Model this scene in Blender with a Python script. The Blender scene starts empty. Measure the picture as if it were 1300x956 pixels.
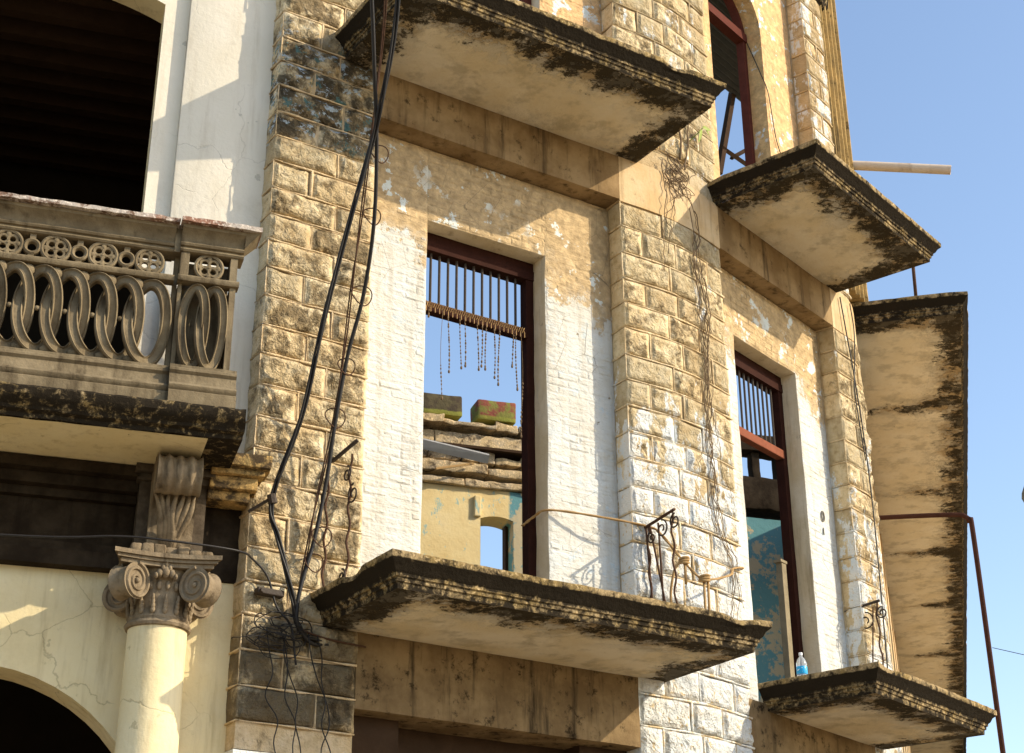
import bpy, math, random
from mathutils import Vector, Matrix, noise
R = math.radians
random.seed(7)
sc = bpy.context.scene
col = sc.collection

# ------------------------------------------------------------------ camera
cd = bpy.data.cameras.new('camera'); cam = bpy.data.objects.new('camera', cd); col.objects.link(cam)
cd.sensor_width = 36.0; cd.lens = 2059.15/1300*36; cd.shift_y = -0.0342
cd.clip_start = 0.1; cd.clip_end = 5000
_p = R(25.617); _r = R(-0.30)
_X = Vector((1, 0, 0)); _U = Vector((0, -math.sin(_p), math.cos(_p))); _F = Vector((0, math.cos(_p), math.sin(_p)))
_cr = _X*math.cos(_r)+_U*math.sin(_r); _cu = -_X*math.sin(_r)+_U*math.cos(_r)
m = Matrix.Identity(4)
for i in range(3):
    m[i][0] = _cr[i]; m[i][1] = _cu[i]; m[i][2] = -_F[i]
m[2][3] = 1.6
cam.matrix_world = m
sc.camera = cam
# ------------------------------------------------------------------ sky, sun, exposure
SUN_AZ, SUN_EL = R(101), R(30.5)
wd = bpy.data.worlds.new('World'); sc.world = wd; wd.use_nodes = True
nt = wd.node_tree; bg = nt.nodes['Background']
sk = nt.nodes.new('ShaderNodeTexSky'); sk.sky_type = 'NISHITA'; sk.sun_disc = False
sk.sun_elevation = SUN_EL; sk.sun_rotation = SUN_AZ; sk.air_density = 1.0; sk.dust_density = 0.9; sk.ozone_density = 0.7
nt.links.new(sk.outputs[0], bg.inputs[0]); bg.inputs[1].default_value = 0.15
sl = bpy.data.lights.new('sun', 'SUN'); sl.energy = 3.1; sl.angle = R(0.5); sl.color = (1.0, 0.86, 0.64)
so = bpy.data.objects.new('sun', sl); col.objects.link(so)
_S = Vector((math.sin(SUN_AZ)*math.cos(SUN_EL), math.cos(SUN_AZ)*math.cos(SUN_EL), math.sin(SUN_EL)))
so.rotation_euler = (-_S).to_track_quat('-Z', 'Y').to_euler(); so.location = _S*60
sc.view_settings.view_transform = 'Standard'; sc.view_settings.look = 'None'
sc.view_settings.exposure = 0.86; sc.view_settings.gamma = 1.0
sc.render.resolution_x = 1024; sc.render.resolution_y = 753

# ------------------------------------------------------------------ plan of the place
TH = [R(72.36), R(56.84), R(38.92), R(14.0)]          # left building, bay one, bay two, side street
def uv(k): return Vector((math.sin(TH[k]), math.cos(TH[k]), 0))
def nv(k): return Vector((math.cos(TH[k]), -math.sin(TH[k]), 0))
O2 = Vector((1.079, 13.958, 0)); O1 = O2-3.73*uv(1); BP = O2+0.75*uv(1); P3 = BP+3.19*uv(2); P3B = P3+0.55*uv(2)
class Fr:
    def __init__(s, O, k=None, th=None):
        t = TH[k] if th is None else th
        s.O = O.copy(); s.u = Vector((math.sin(t), math.cos(t), 0)); s.n = Vector((math.cos(t), -math.sin(t), 0))
    def __call__(s, u, w, z):
        p = s.O+s.u*u+s.n*w; p.z += z; return p
class Bend:
    """a pier face that turns from one facade direction to the next"""
    def __init__(s, O, ka, kb, at, h):
        s.O = O; s.ta = TH[ka]; s.tb = TH[kb]; s.a = at-h; s.b = at+h; s.st = 0.01
        s.tab = [O.copy()]; x = 0.0
        for i in range(400):
            t = s.ang(x+0.005); s.tab.append(s.tab[-1]+Vector((math.sin(t), math.cos(t), 0))*0.01); x += 0.01
    def ang(s, x):
        f = min(1, max(0, (x-s.a)/(s.b-s.a))); return s.ta+(s.tb-s.ta)*f
    def __call__(s, u, w, z):
        t = s.ang(u)
        if u < 0: p = s.O+Vector((math.sin(s.ta), math.cos(s.ta), 0))*u
        else:
            i = min(398, int(u/0.01)); f = u/0.01-i; p = s.tab[i].lerp(s.tab[i+1], f)
        p = p+Vector((math.cos(t), -math.sin(t), 0))*w; p.z += z
        return p
F0 = Fr(O1, 0); F1 = Fr(O2, 1); F2 = Fr(BP, 2); F3 = Fr(P3, 3)
FB = Fr(Vector((-0.584, 22.192, 0)), 0)               # rear wall of the ruin
PIER1 = Fr(O1, 1); PIER2 = Bend(O2, 1, 2, 0.75, 0.42); PIER3 = Bend(P3, 2, 3, 0.55, 0.16)

# ------------------------------------------------------------------ helpers: objects
WL = {}
def thing(name, label, cat, loc, group=None):
    o = bpy.data.objects.new(name, None); col.objects.link(o); o.empty_display_size = 0.2
    o.location = loc; WL[o] = Vector(loc); o['label'] = label; o['category'] = cat
    if group: o['group'] = group
    return o
def tag(o, label, cat, group=None):
    o['label'] = label; o['category'] = cat
    if group: o['group'] = group
    return o
class MB:
    def __init__(s): s.v = []; s.f = []; s.a = []; s.m = []
    def add(s, vs, fs, at=None, mi=0):
        b = len(s.v); s.v += [Vector(x) for x in vs]; s.f += [tuple(i+b for i in f) for f in fs]
        s.a += (list(at) if at is not None else [0.0]*len(vs)); s.m += [mi]*len(fs); return s
    def build(s, name, mat, parent=None, smooth=False, loc=None, label=None):
        if loc is None:
            xs = [p.x for p in s.v]; ys = [p.y for p in s.v]; zs = [p.z for p in s.v]
            loc = Vector(((min(xs)+max(xs))/2, (min(ys)+max(ys))/2, min(zs)))
        me = bpy.data.meshes.new(name)
        me.from_pydata([p-loc for p in s.v], [], s.f)
        for mt in (mat if isinstance(mat, (list, tuple)) else [mat]): me.materials.append(mt)
        if any(s.m): me.polygons.foreach_set('material_index', s.m)
        if any(s.a):
            at = me.attributes.new('edge', 'FLOAT', 'POINT'); at.data.foreach_set('value', s.a)
        if smooth: me.polygons.foreach_set('use_smooth', [True]*len(me.polygons))
        me.update()
        if smooth == 'auto':
            try: me.set_sharp_from_angle(angle=R(38))
            except Exception: pass
        o = bpy.data.objects.new(name, me); col.objects.link(o); WL[o] = loc.copy()
        if parent: o.parent = parent; o.location = loc-WL[parent]
        else: o.location = loc
        if label: o['label'] = label
        return o
def dup(o, off, parent=None):
    c = o.copy(); col.objects.link(c); p = parent or o.parent
    WL[c] = WL[o]+off; c.parent = p; c.location = WL[c]-(WL[p] if p else Vector()); return c
QB = [(0, 3, 2, 1), (4, 5, 6, 7), (0, 1, 5, 4), (1, 2, 6, 5), (2, 3, 7, 6), (3, 0, 4, 7)]
def box(mb, fr, u0, u1, w0, w1, z0, z1, mi=0):
    mb.add([fr(u0, w1, z0), fr(u1, w1, z0), fr(u1, w0, z0), fr(u0, w0, z0), fr(u0, w1, z1), fr(u1, w1, z1), fr(u1, w0, z1), fr(u0, w0, z1)], QB, mi=mi)
def seq(a, b, r, step):
    n = max(1, round((b-a-2*r)/step)); return [a]+[a+r+(b-a-2*r)*i/n for i in range(n+1)]+[b]
def vn(p, s, o=0): return noise.noise_vector(Vector((p[0]*s+o, p[1]*s, p[2]*s)))
def rbox(mb, fr, u0, u1, w0, w1, z0, z1, r=0.012, step=0.14, amp=0.004, ns=5.0, front=None, mi=0, seed=0.0, wstep=None):
    """rounded box with uneven faces; front(u,z)-> extra outward push of the front face"""
    us = seq(u0, u1, r, step); ws = seq(w0, w1, r, wstep or max(step, (w1-w0)/3)); zs = seq(z0, z1, r, step)
    lo = Vector((u0+r, w0+r, z0+r)); hi = Vector((u1-r, w1-r, z1-r)); idx = {}; vs = []; at = []
    def V(i, j, k):
        q = idx.get((i, j, k))
        if q is not None: return q
        p = Vector((us[i], ws[j], zs[k])); c = Vector([min(max(p[t], lo[t]), hi[t]) for t in range(3)]); d = p-c
        if d.length > 1e-6: p = c+d.normalized()*r
        e = 0.0
        if front and j == len(ws)-1:
            df, e = front(p[0], p[2]); p[1] += df
        x = fr(p[0], p[1], p[2]); nn = vn(x, ns, seed); x = x+nn*amp
        idx[(i, j, k)] = len(vs); vs.append(x); at.append(e); return len(vs)-1
    fs = []; I, J, K = len(us)-1, len(ws)-1, len(zs)-1
    for i in range(I):
        for k in range(K):
            fs.append((V(i, J, k), V(i+1, J, k), V(i+1, J, k+1), V(i, J, k+1))); fs.append((V(i, 0, k), V(i, 0, k+1), V(i+1, 0, k+1), V(i+1, 0, k)))
    for i in range(I):
        for j in range(J):
            fs.append((V(i, j, K), V(i, j+1, K), V(i+1, j+1, K), V(i+1, j, K))); fs.append((V(i, j, 0), V(i+1, j, 0), V(i+1, j+1, 0), V(i, j+1, 0)))
    for j in range(J):
        for k in range(K):
            fs.append((V(0, j, k), V(0, j+1, k), V(0, j+1, k+1), V(0, j, k+1))); fs.append((V(I, j, k), V(I, j, k+1), V(I, j+1, k+1), V(I, j+1, k)))
    mb.add(vs, fs, at, mi)
def catmull(pts, n=6):
    P = [Vector(p) for p in pts]; P = [P[0]*2-P[1]]+P+[P[-1]*2-P[-2]]; out = []
    for i in range(1, len(P)-2):
        a, b, c, d = P[i-1:i+3]
        for j in range(n):
            t = j/n; out.append(0.5*((2*b)+(c-a)*t+(2*a-5*b+4*c-d)*t*t+(-a+3*b-3*c+d)*t**3))
    out.append(P[-2]); return out
def tube(mb, pts, r, ns=6, closed=False, cap=True, mi=0):
    n = len(pts); rr = r if isinstance(r, (list, tuple)) else [r]*n; vs = []; fs = []; N = None
    for i, p in enumerate(pts):
        a = pts[(i-1) % n] if (closed or i > 0) else p; b = pts[(i+1) % n] if (closed or i < n-1) else p
        t = (b-a)
        if t.length < 1e-9: t = Vector((0, 0, 1))
        t.normalize()
        if N is None:
            N = Vector((0, 0, 1)) if abs(t.z) < 0.9 else Vector((1, 0, 0))
        N = (N-t*N.dot(t)).normalized(); Bn = t.cross(N)
        for k in range(ns):
            a_ = 2*math.pi*k/ns; vs.append(p+(N*math.cos(a_)+Bn*math.sin(a_))*rr[i])
    for i in range(n if closed else n-1):
        j = (i+1) % n
        for k in range(ns):
            k2 = (k+1) % ns; fs.append((i*ns+k, i*ns+k2, j*ns+k2, j*ns+k))
    if cap and not closed:
        fs.append(tuple(range(ns))[::-1]); fs.append(tuple((n-1)*ns+k for k in range(ns)))
    mb.add(vs, fs, mi=mi)
def lathe(mb, c, prof, ns=28, a0=0, a1=2*math.pi, mi=0, zf=None):
    n = len(prof); full = abs(a1-a0-2*math.pi) < 1e-6; m_ = ns if full else ns+1; vs = []; fs = []
    for i in range(m_):
        a = a0+(a1-a0)*i/ns
        for r, z in prof: vs.append(Vector((c.x+math.cos(a)*r, c.y+math.sin(a)*r, c.z+z)))
    for i in range(ns):
        j = (i+1) % m_
        for k in range(n-1): fs.append((i*n+k, j*n+k, j*n+k+1, i*n+k+1))
    mb.add(vs, fs, mi=mi)
def ball(mb, c, rx, ry, rz, fr=None, ns=10, nr=6):
    """ellipsoid; axes along a frame's u, n, z"""
    U = fr.u if fr else Vector((1, 0, 0)); N_ = fr.n if fr else Vector((0, 1, 0)); vs = []; fs = []
    for i in range(nr+1):
        t = math.pi*i/nr
        for k in range(ns):
            a = 2*math.pi*k/ns; vs.append(c+U*(rx*math.sin(t)*math.cos(a))+N_*(ry*math.sin(t)*math.sin(a))+Vector((0, 0, rz*math.cos(t))))
    for i in range(nr):
        for k in range(ns):
            k2 = (k+1) % ns; fs.append((i*ns+k, (i+1)*ns+k, (i+1)*ns+k2, i*ns+k2))
    mb.add(vs, fs)

# ------------------------------------------------------------------ helpers: materials
class G:
    def __init__(s, name, rough=0.9):
        s.mt = bpy.data.materials.new(name); s.mt.use_nodes = True; s.t = s.mt.node_tree
        s.b = s.t.nodes['Principled BSDF']; s.b.inputs['Roughness'].default_value = rough
        s.b.inputs['Specular IOR Level'].default_value = 0.25 if rough < 0.7 else 0.04
        s.pos = s.t.nodes.new('ShaderNodeNewGeometry').outputs['Position']
    def L(s, a, b): s.t.links.new(a, b)
    def _in(s, sock, v):
        if isinstance(v, bpy.types.NodeSocket): s.L(v, sock)
        elif v is not None:
            if sock.type == 'RGBA' and len(v) == 3: v = (*v, 1)
            sock.default_value = v
    def noise(s, scale, detail=5, rough=0.6, vec=None, stretch=None, dist=0.0):
        n = s.t.nodes.new('ShaderNodeTexNoise'); n.inputs['Scale'].default_value = scale; n.inputs['Detail'].default_value = min(detail, 6 if scale < 8 else 5)
        n.inputs['Roughness'].default_value = rough; n.inputs['Distortion'].default_value = dist
        v = vec or s.pos
        if stretch:
            mp = s.t.nodes.new('ShaderNodeMapping'); mp.inputs['Scale'].default_value = stretch; s.L(v, mp.inputs[0]); v = mp.outputs[0]
        s.L(v, n.inputs['Vector']); return n.outputs[0]
    def shift(s, off):
        mp = s.t.nodes.new('ShaderNodeMapping'); mp.inputs['Location'].default_value = off; s.L(s.pos, mp.inputs[0]); return mp.outputs[0]
    def vor(s, scale, feat='DISTANCE_TO_EDGE', vec=None):
        n = s.t.nodes.new('ShaderNodeTexVoronoi'); n.feature = feat; n.inputs['Scale'].default_value = scale; s.L(vec or s.pos, n.inputs['Vector']); return n.outputs[0]
    def math(s, op, a, b=None, c=None):
        n = s.t.nodes.new('ShaderNodeMath'); n.operation = op
        for i, x in enumerate((a, b, c)):
            if x is not None: s._in(n.inputs[i], x)
        return n.outputs[0]
    def step(s, x, a, b, lo=0.0, hi=1.0):
        n = s.t.nodes.new('ShaderNodeMapRange'); n.interpolation_type = 'SMOOTHSTEP'
        s._in(n.inputs[0], x); n.inputs[1].default_value = a; n.inputs[2].default_value = b; n.inputs[3].default_value = lo; n.inputs[4].default_value = hi
        return n.outputs[0]
    def ramp(s, x, stops):
        n = s.t.nodes.new('ShaderNodeValToRGB'); e = n.color_ramp.elements
        while len(e) < len(stops): e.new(0.5)
        for q, (p, c_) in zip(e, stops): q.position = p; q.color = (*c_, 1)
        s._in(n.inputs[0], x); return n.outputs[0]
    def mix(s, f, a, b, mode='MIX'):
        n = s.t.nodes.new('ShaderNodeMix'); n.data_type = 'RGBA'; n.blend_type = mode
        s._in(n.inputs[0], f); s._in(n.inputs[6], a); s._in(n.inputs[7], b); return n.outputs[2]
    def z(s):
        n = s.t.nodes.new('ShaderNodeSeparateXYZ'); s.L(s.pos, n.inputs[0]); return n.outputs[2]
    def dot(s, v):
        n = s.t.nodes.new('ShaderNodeVectorMath'); n.operation = 'DOT_PRODUCT'; s.L(s.pos, n.inputs[0]); n.inputs[1].default_value = v; return n.outputs['Value']
    def attr(s, nm='edge'):
        n = s.t.nodes.new('ShaderNodeAttribute'); n.attribute_name = nm; return n.outputs['Fac']
    def rnd(s): return s.t.nodes.new('ShaderNodeObjectInfo').outputs['Random']
    def val(s, c_, f):
        n = s.t.nodes.new('ShaderNodeHueSaturation'); s._in(n.inputs['Color'], c_); s._in(n.inputs['Value'], f); return n.outputs[0]
    def out(s, c_, h=None, strength=0.5, dist=0.02, rough=None):
        s._in(s.b.inputs['Base Color'], c_)
        if rough is not None: s._in(s.b.inputs['Roughness'], rough)
        if h is not None:
            n = s.t.nodes.new('ShaderNodeBump'); n.inputs['Strength'].default_value = strength; n.inputs['Distance'].default_value = dist
            s.L(h, n.inputs['Height']); s.L(n.outputs[0], s.b.inputs['Normal'])
        return s.mt
def stone_mat(name, white=0.0, wz=(8.6, 5.5), dark=0.0, flake=False, base=None):
    g = G(name, 0.95)
    b1 = g.noise(12, 8, 0.65)
    c = g.ramp(b1, base or [(0.28, (0.42, 0.315, 0.17)), (0.48, (0.68, 0.555, 0.345)), (0.72, (0.78, 0.675, 0.47))])
    c = g.mix(g.step(g.noise(1.7, 3), 0.4, 0.65, 0, 0.6), c, (0.58, 0.42, 0.22))
    c = g.val(c, g.step(g.rnd(), 0, 1, 0.76, 1.14))
    c = g.mix(g.math('MULTIPLY', g.step(g.noise(5, 6, 0.7, stretch=(1.5, 1.5, 0.15), vec=g.shift((6, 2, 1))), 0.56, 0.72), 0.35), c, (0.22, 0.16, 0.09))
    e = g.attr()
    mo = g.math('ADD', g.noise(6.5, 9, 0.74, dist=0.4), g.math('MULTIPLY', e, 0.11))
    mo = g.math('ADD', mo, g.math('MULTIPLY', g.noise(1.1, 3), 0.22)); mo = g.math('ADD', mo, g.step(g.rnd(), 0, 1, -0.13, 0.06))
    mk = g.step(mo, 0.66-dark, 0.86-dark)
    c = g.mix(g.math('MULTIPLY', mk, 0.85), c, g.ramp(g.noise(30, 4), [(0.35, (0.05, 0.036, 0.02)), (0.7, (0.22, 0.155, 0.08))]))
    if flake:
        slab_shade = g.math('MULTIPLY', g.step(g.z(), 5.25, 4.75), g.step(g.noise(3, 6, 0.7, vec=g.shift((2, 2, 6))), 0.34, 0.50)); c = g.mix(g.math('MULTIPLY', slab_shade, 0.75), c, (0.045, 0.035, 0.025))  # the slab's shade painted into the stone beneath it, broken up by noise
    if flake:      # remains of pale blue paint and heavy mould high on the pier
        zf = g.math('MULTIPLY', g.step(g.z(), 9.15, 9.5), g.step(g.z(), 10.7, 10.2))
        hv = g.math('MULTIPLY', g.step(g.noise(4.5, 8, 0.7), 0.42, 0.56), zf)
        c = g.mix(g.math('MULTIPLY', hv, 0.85), c, (0.05, 0.042, 0.03))
        fl = g.math('MULTIPLY', g.step(g.noise(7, 8, 0.75, vec=g.shift((3, 1, 7)), stretch=(1, 1, 1.6)), 0.56, 0.60), zf)
        c = g.mix(fl, c, (0.44, 0.51, 0.55))
        tl = g.math('MULTIPLY', g.step(g.noise(5, 8, 0.75, vec=g.shift((9, 4, 2))), 0.58, 0.63), zf)
        c = g.mix(tl, c, (0.10, 0.18, 0.17))
    if white > 0:
        zz = g.step(g.z(), wz[1], wz[0], white, 0.0)
        n_ = g.math('ADD', g.noise(2.6, 9, 0.72, stretch=(1.5, 1.5, 0.7)), zz)
        pm = g.math('MULTIPLY', g.step(n_, 0.62, 0.66), g.step(g.noise(18, 6), 0.34, 0.42))
        c = g.mix(pm, c, g.ramp(g.noise(5, 5), [(0.35, (0.66, 0.70, 0.71)), (0.65, (0.78, 0.75, 0.68))]))
    h = g.math('ADD', g.math('MULTIPLY', g.noise(11, 10, 0.66, dist=0.3), g.math('ADD', g.math('MULTIPLY', e, 1.6), 0.5)), g.math('MULTIPLY', g.noise(60, 5), 0.25))
    return g.out(c, h, 1.0, 0.05)
def limewash_mat(name, tan_from=9.0, tan_amt=1.0, tan=(0.50, 0.37, 0.21), blue=0.7):
    """white limewash on brickwork, worn to tan plaster towards the top"""
    g = G(name, 0.9)
    w = g.ramp(g.noise(2.5, 6), [(0.3, (0.55, 0.53, 0.47)), (0.55, (0.60, 0.605, 0.575)), (0.75, (0.51, 0.57, 0.60))])
    w = g.mix(g.math('MULTIPLY', g.step(g.noise(9, 8, 0.7), 0.55, 0.7), 0.35), w, (0.55, 0.47, 0.34))
    w = g.mix(g.math('MULTIPLY', g.step(g.noise(4.5, 7, 0.7, stretch=(1.4, 1.4, 0.14), vec=g.shift((3, 3, 0))), 0.50, 0.68), 0.5), w, (0.42, 0.37, 0.29))
    w = g.mix(g.math('MULTIPLY', g.step(g.noise(1.3, 6, 0.7, vec=g.shift((9, 2, 5))), 0.50, 0.70), 0.4), w, (0.46, 0.45, 0.40))
    w = g.mix(g.math('MULTIPLY', g.step(g.noise(3.2, 8, 0.75, vec=g.shift((5, 2, 9))), 0.55, 0.63), blue), w, (0.47, 0.56, 0.62))
    zt = g.step(g.z(), tan_from-1.3, tan_from+0.5, -0.30, 0.26)
    nn = g.math('ADD', g.noise(1.9, 9, 0.76), zt)
    tm = g.math('ADD', g.math('MULTIPLY', g.step(nn, 0.50, 0.535), 0.62), g.math('MULTIPLY', g.step(nn, 0.40, 0.66), 0.38))
    t = g.ramp(g.noise(11, 8, 0.68), [(0.3, tuple(x*0.62 for x in tan)), (0.55, tan), (0.75, tuple(min(1, x*1.35) for x in tan))])
    c = g.mix(tm, w, t)
    fl = g.math('MULTIPLY', g.step(g.noise(4.6, 7, 0.68, vec=g.shift((2, 8, 3))), 0.585, 0.605), g.step(g.noise(1.3, 3), 0.35, 0.5))
    c = g.mix(g.math('MULTIPLY', fl, tm), c, (0.64, 0.68, 0.66))
    sp = g.step(g.noise(7.5, 4, 0.5, vec=g.shift((1, 6, 4))), 0.735, 0.75)
    c = g.mix(sp, c, (0.30, 0.26, 0.20))
    br = g.step(g.noise(1.6, 7, 0.7, vec=g.shift((11, 3, 14))), 0.70, 0.715)
    c = g.mix(br, c, (0.48, 0.19, 0.08))
    cr = g.step(g.vor(2.3, vec=g.shift((0.3, 0.2, 0.1))), 0.0, 0.006, 1, 0); cr = g.math('MULTIPLY', cr, g.step(g.noise(1.4, 3), 0.52, 0.56))
    c = g.mix(g.math('MULTIPLY', cr, 0.7), c, (0.12, 0.10, 0.07))
    h = g.math('ADD', g.math('MULTIPLY', g.noise(13, 9, 0.62, stretch=(1, 1, 1.8)), 1.0), g.math('MULTIPLY', g.math('ADD', g.math('ADD', sp, br), g.math('MULTIPLY', tm, 0.7)), -0.6))
    return g.out(c, h, 0.7, 0.03)
def plaster_mat(name, c0, c1, stain=(0.2, 0.13, 0.06), amt=0.6, streak=True, sc_=2.0, mould=0.0, bump=0.35, crack=0.0):
    g = G(name, 0.9)
    c = g.mix(g.step(g.noise(sc_, 7, 0.65), 0.35, 0.68), c0, c1)
    if streak:
        st = g.step(g.noise(5, 6, 0.65, stretch=(1.6, 1.6, 0.16)), 0.5, 0.72)
        c = g.mix(g.math('MULTIPLY', st, amt), c, stain)
    bl = g.step(g.noise(7, 9, 0.75), 0.6-mould*0.5, 0.75-mould*0.5)
    c = g.mix(g.math('MULTIPLY', bl, min(1, amt*0.8+mould)), c, tuple(x*0.35 for x in stain))
    h = g.noise(22, 8, 0.65)
    if crack:
        wv = g.t.nodes.new('ShaderNodeVectorMath'); wv.operation = 'MULTIPLY_ADD'; nz = g.t.nodes.new('ShaderNodeTexNoise'); nz.inputs['Scale'].default_value = 3.0; nz.inputs['Detail'].default_value = 6
        g.L(g.pos, nz.inputs['Vector']); g.L(nz.outputs['Color'], wv.inputs[0]); wv.inputs[1].default_value = (0.35, 0.35, 0.35); g.L(g.pos, wv.inputs[2])
        ck = g.math('MULTIPLY', g.step(g.vor(0.9, vec=wv.outputs[0]), 0.0, 0.006, 1, 0), g.step(g.noise(0.9, 3, vec=g.shift((5, 5, 5))), 0.46, 0.52))
        c = g.mix(g.math('MULTIPLY', ck, crack), c, tuple(x*0.4 for x in stain))
        gr = g.math('MULTIPLY', g.step(g.noise(1.4, 8, 0.72, vec=g.shift((8, 1, 3))), 0.50, 0.72), 0.5)
        c = g.mix(gr, c, tuple(a*0.6+b*0.4 for a, b in zip(c0, stain)))
        pt = g.step(g.noise(2.8, 5, 0.6, vec=g.shift((1, 9, 2))), 0.69, 0.70); c = g.mix(g.math('MULTIPLY', pt, 0.8), c, tuple(x*0.7 for x in c0))
        h = g.math('SUBTRACT', h, g.math('ADD', ck, pt))
    return g.out(c, h, bump, 0.02)
def soffit_mat(name, c0, c1, amt=1.0):
    """underside of a concrete slab: 'edge' is the distance from the free edges in metres"""
    g = G(name, 0.92); e = g.attr()
    c = g.mix(g.step(g.noise(1.6, 6, 0.6), 0.35, 0.65), c0, c1)
    c = g.mix(g.math('MULTIPLY', g.step(g.noise(3.4, 7, 0.65), 0.48, 0.66), 0.55), c, tuple(x*0.55 for x in c0))
    eg = g.step(e, 0.0, 0.62, 1, 0)
    def cn(sc_, k, off, det=9, ro=0.7): return g.math('MULTIPLY', g.math('SUBTRACT', g.noise(sc_, det, ro, vec=g.shift(off)), 0.5), k)
    n = g.math('ADD', cn(2.3, 1.6, (1, 2, 3)), g.math('MULTIPLY', eg, 0.75*amt))
    c = g.mix(g.math('MULTIPLY', g.step(n, 0.30, 0.80), 0.8), c, (0.29, 0.205, 0.10))
    n2 = g.math('ADD', g.math('ADD', cn(3.1, 2.6, (4, 4, 4)), g.math('ADD', cn(19, 1.3, (2, 1, 4), 7, 0.75), cn(70, 0.6, (2, 1, 9), 3, 0.6))), g.math('MULTIPLY', eg, 0.72*amt))
    mk = g.step(n2, 0.55, 0.80)
    c = g.mix(g.math('MULTIPLY', mk, 0.93), c, (0.024, 0.020, 0.013))
    pale = g.math('MULTIPLY', g.step(g.noise(3.4, 9, 0.74, vec=g.shift((7, 1, 2))), 0.50, 0.54), g.step(e, 0.10, 0.70, 0.75, 0))
    c = g.mix(g.math('MULTIPLY', pale, g.step(mk, 0.2, 0.6, 1, 0.15)), c, (0.50, 0.47, 0.40))
    h = g.math('ADD', g.noise(9, 10, 0.72), g.math('ADD', g.math('MULTIPLY', mk, -0.5), g.math('MULTIPLY', pale, -0.5)))
    return g.out(c, h, 0.9, 0.04)
def mould_mat(name, light=(0.38, 0.285, 0.155), dark=(0.024, 0.019, 0.013), lo=0.50, hi=0.74, sc_=12, olive=(0.28, 0.20, 0.085), prof=0.0):
    g = G(name, 0.97)
    n = g.noise(sc_, 10, 0.74, dist=0.3)
    if prof: n = g.math('ADD', n, g.math('MULTIPLY', g.math('SUBTRACT', g.attr(), 0.5), prof))
    l_ = g.mix(g.step(g.noise(3, 5), 0.45, 0.6), light, olive)
    l_ = g.mix(g.step(g.noise(40, 4), 0.5, 0.7), l_, tuple(min(1, x*1.7) for x in light))
    c = g.mix(g.step(n, lo, hi), dark, l_)
    return g.out(c, g.math('ADD', g.noise(26, 8, 0.75), g.noise(sc_, 8)), 0.6, 0.02)
def plain_mat(name, c0, rough=0.6, var=0.25, sc_=6, bump=0.2, metal=0.0):
    g = G(name, rough); c = g.mix(g.noise(sc_, 6, 0.65), tuple(x*(1-var) for x in c0), tuple(min(1, x*(1+var)) for x in c0))
    g.b.inputs['Metallic'].default_value = metal
    return g.out(c, g.noise(sc_*5, 6), bump, 0.01)

M = {}
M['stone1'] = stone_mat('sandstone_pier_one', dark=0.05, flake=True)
M['stone2'] = stone_mat('sandstone_pier_two', white=0.30, wz=(8.6, 5.6), dark=-0.02)
M['stone3'] = stone_mat('sandstone_pier_three', white=0.16, wz=(9.5, 6.0), dark=0.0)
M['stone2u'] = stone_mat('sandstone_upper_pier_two', white=0.05, wz=(20, 10), dark=-0.02)
M['stone3u'] = stone_mat('sandstone_upper_pier_three', white=0.15, wz=(20, 10), dark=-0.04, base=[(0.28, (0.42, 0.30, 0.16)), (0.5, (0.62, 0.48, 0.28)), (0.72, (0.72, 0.60, 0.40))])
M['mortar1'] = stone_mat('earthy_mortar', dark=-0.03, base=[(0.3, (0.42, 0.32, 0.19)), (0.5, (0.56, 0.44, 0.28)), (0.75, (0.64, 0.53, 0.37))])
M['mortar'] = stone_mat('lime_mortar', white=0.16, wz=(9.5, 5), dark=-0.05, base=[(0.3, (0.46, 0.35, 0.21)), (0.5, (0.62, 0.50, 0.32)), (0.75, (0.70, 0.60, 0.43))])
M['lime1'] = limewash_mat('limewashed_brick')
M['lime2'] = limewash_mat('limewashed_brick_bay_two', tan_from=9.15, tan=(0.51, 0.375, 0.21))
M['lime3'] = limewash_mat('worn_wash_upper', tan_from=10.4, tan=(0.66, 0.43, 0.22))
M['reveal'] = plaster_mat('reveal_plaster', (0.60, 0.50, 0.33), (0.70, 0.62, 0.48), stain=(0.20, 0.13, 0.06), amt=0.55)
M['reveal_peel'] = limewash_mat('peeling_reveal', tan_from=11.8, tan=(0.62, 0.42, 0.20), blue=1.0)
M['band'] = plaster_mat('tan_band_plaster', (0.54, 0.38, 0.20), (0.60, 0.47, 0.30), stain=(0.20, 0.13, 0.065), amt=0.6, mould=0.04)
M['beam'] = plaster_mat('stained_shaded_beam_plaster', (0.19, 0.122, 0.058), (0.32, 0.225, 0.12), stain=(0.055, 0.036, 0.02), amt=0.85, mould=0.08)  # band plaster with real stains, darkened to hold the shade under the slab
M['beam_low'] = plaster_mat('shaded_low_beam_plaster', (0.15, 0.10, 0.05), (0.27, 0.19, 0.10), stain=(0.035, 0.025, 0.015), amt=0.9, mould=0.14)  # darker beam plaster for the lower beams, slab shade put into the colour
M['soffit'] = soffit_mat('slab_soffit', (0.68, 0.57, 0.37), (0.75, 0.67, 0.51), 1.25)
M['soffit3'] = soffit_mat('long_slab_soffit', (0.72, 0.65, 0.50), (0.78, 0.73, 0.61), 1.15)
M['rim'] = mould_mat('mouldy_slab_edge', lo=0.49, hi=0.76, prof=0.40)
M['rim0'] = mould_mat('mouldy_ledge', lo=0.50, hi=0.74)
M['rim_top'] = mould_mat('weathered_slab_top', light=(0.42, 0.33, 0.20), lo=0.36, hi=0.56, sc_=14, olive=(0.34, 0.27, 0.16))
M['redwood'] = plain_mat('red_brown_painted_wood', (0.034, 0.012, 0.008), 0.7, 0.5, 7, 0.4)
M['redup'] = plain_mat('dull_red_wood', (0.10, 0.030, 0.021), 0.75, 0.4, 9, 0.4)
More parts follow.
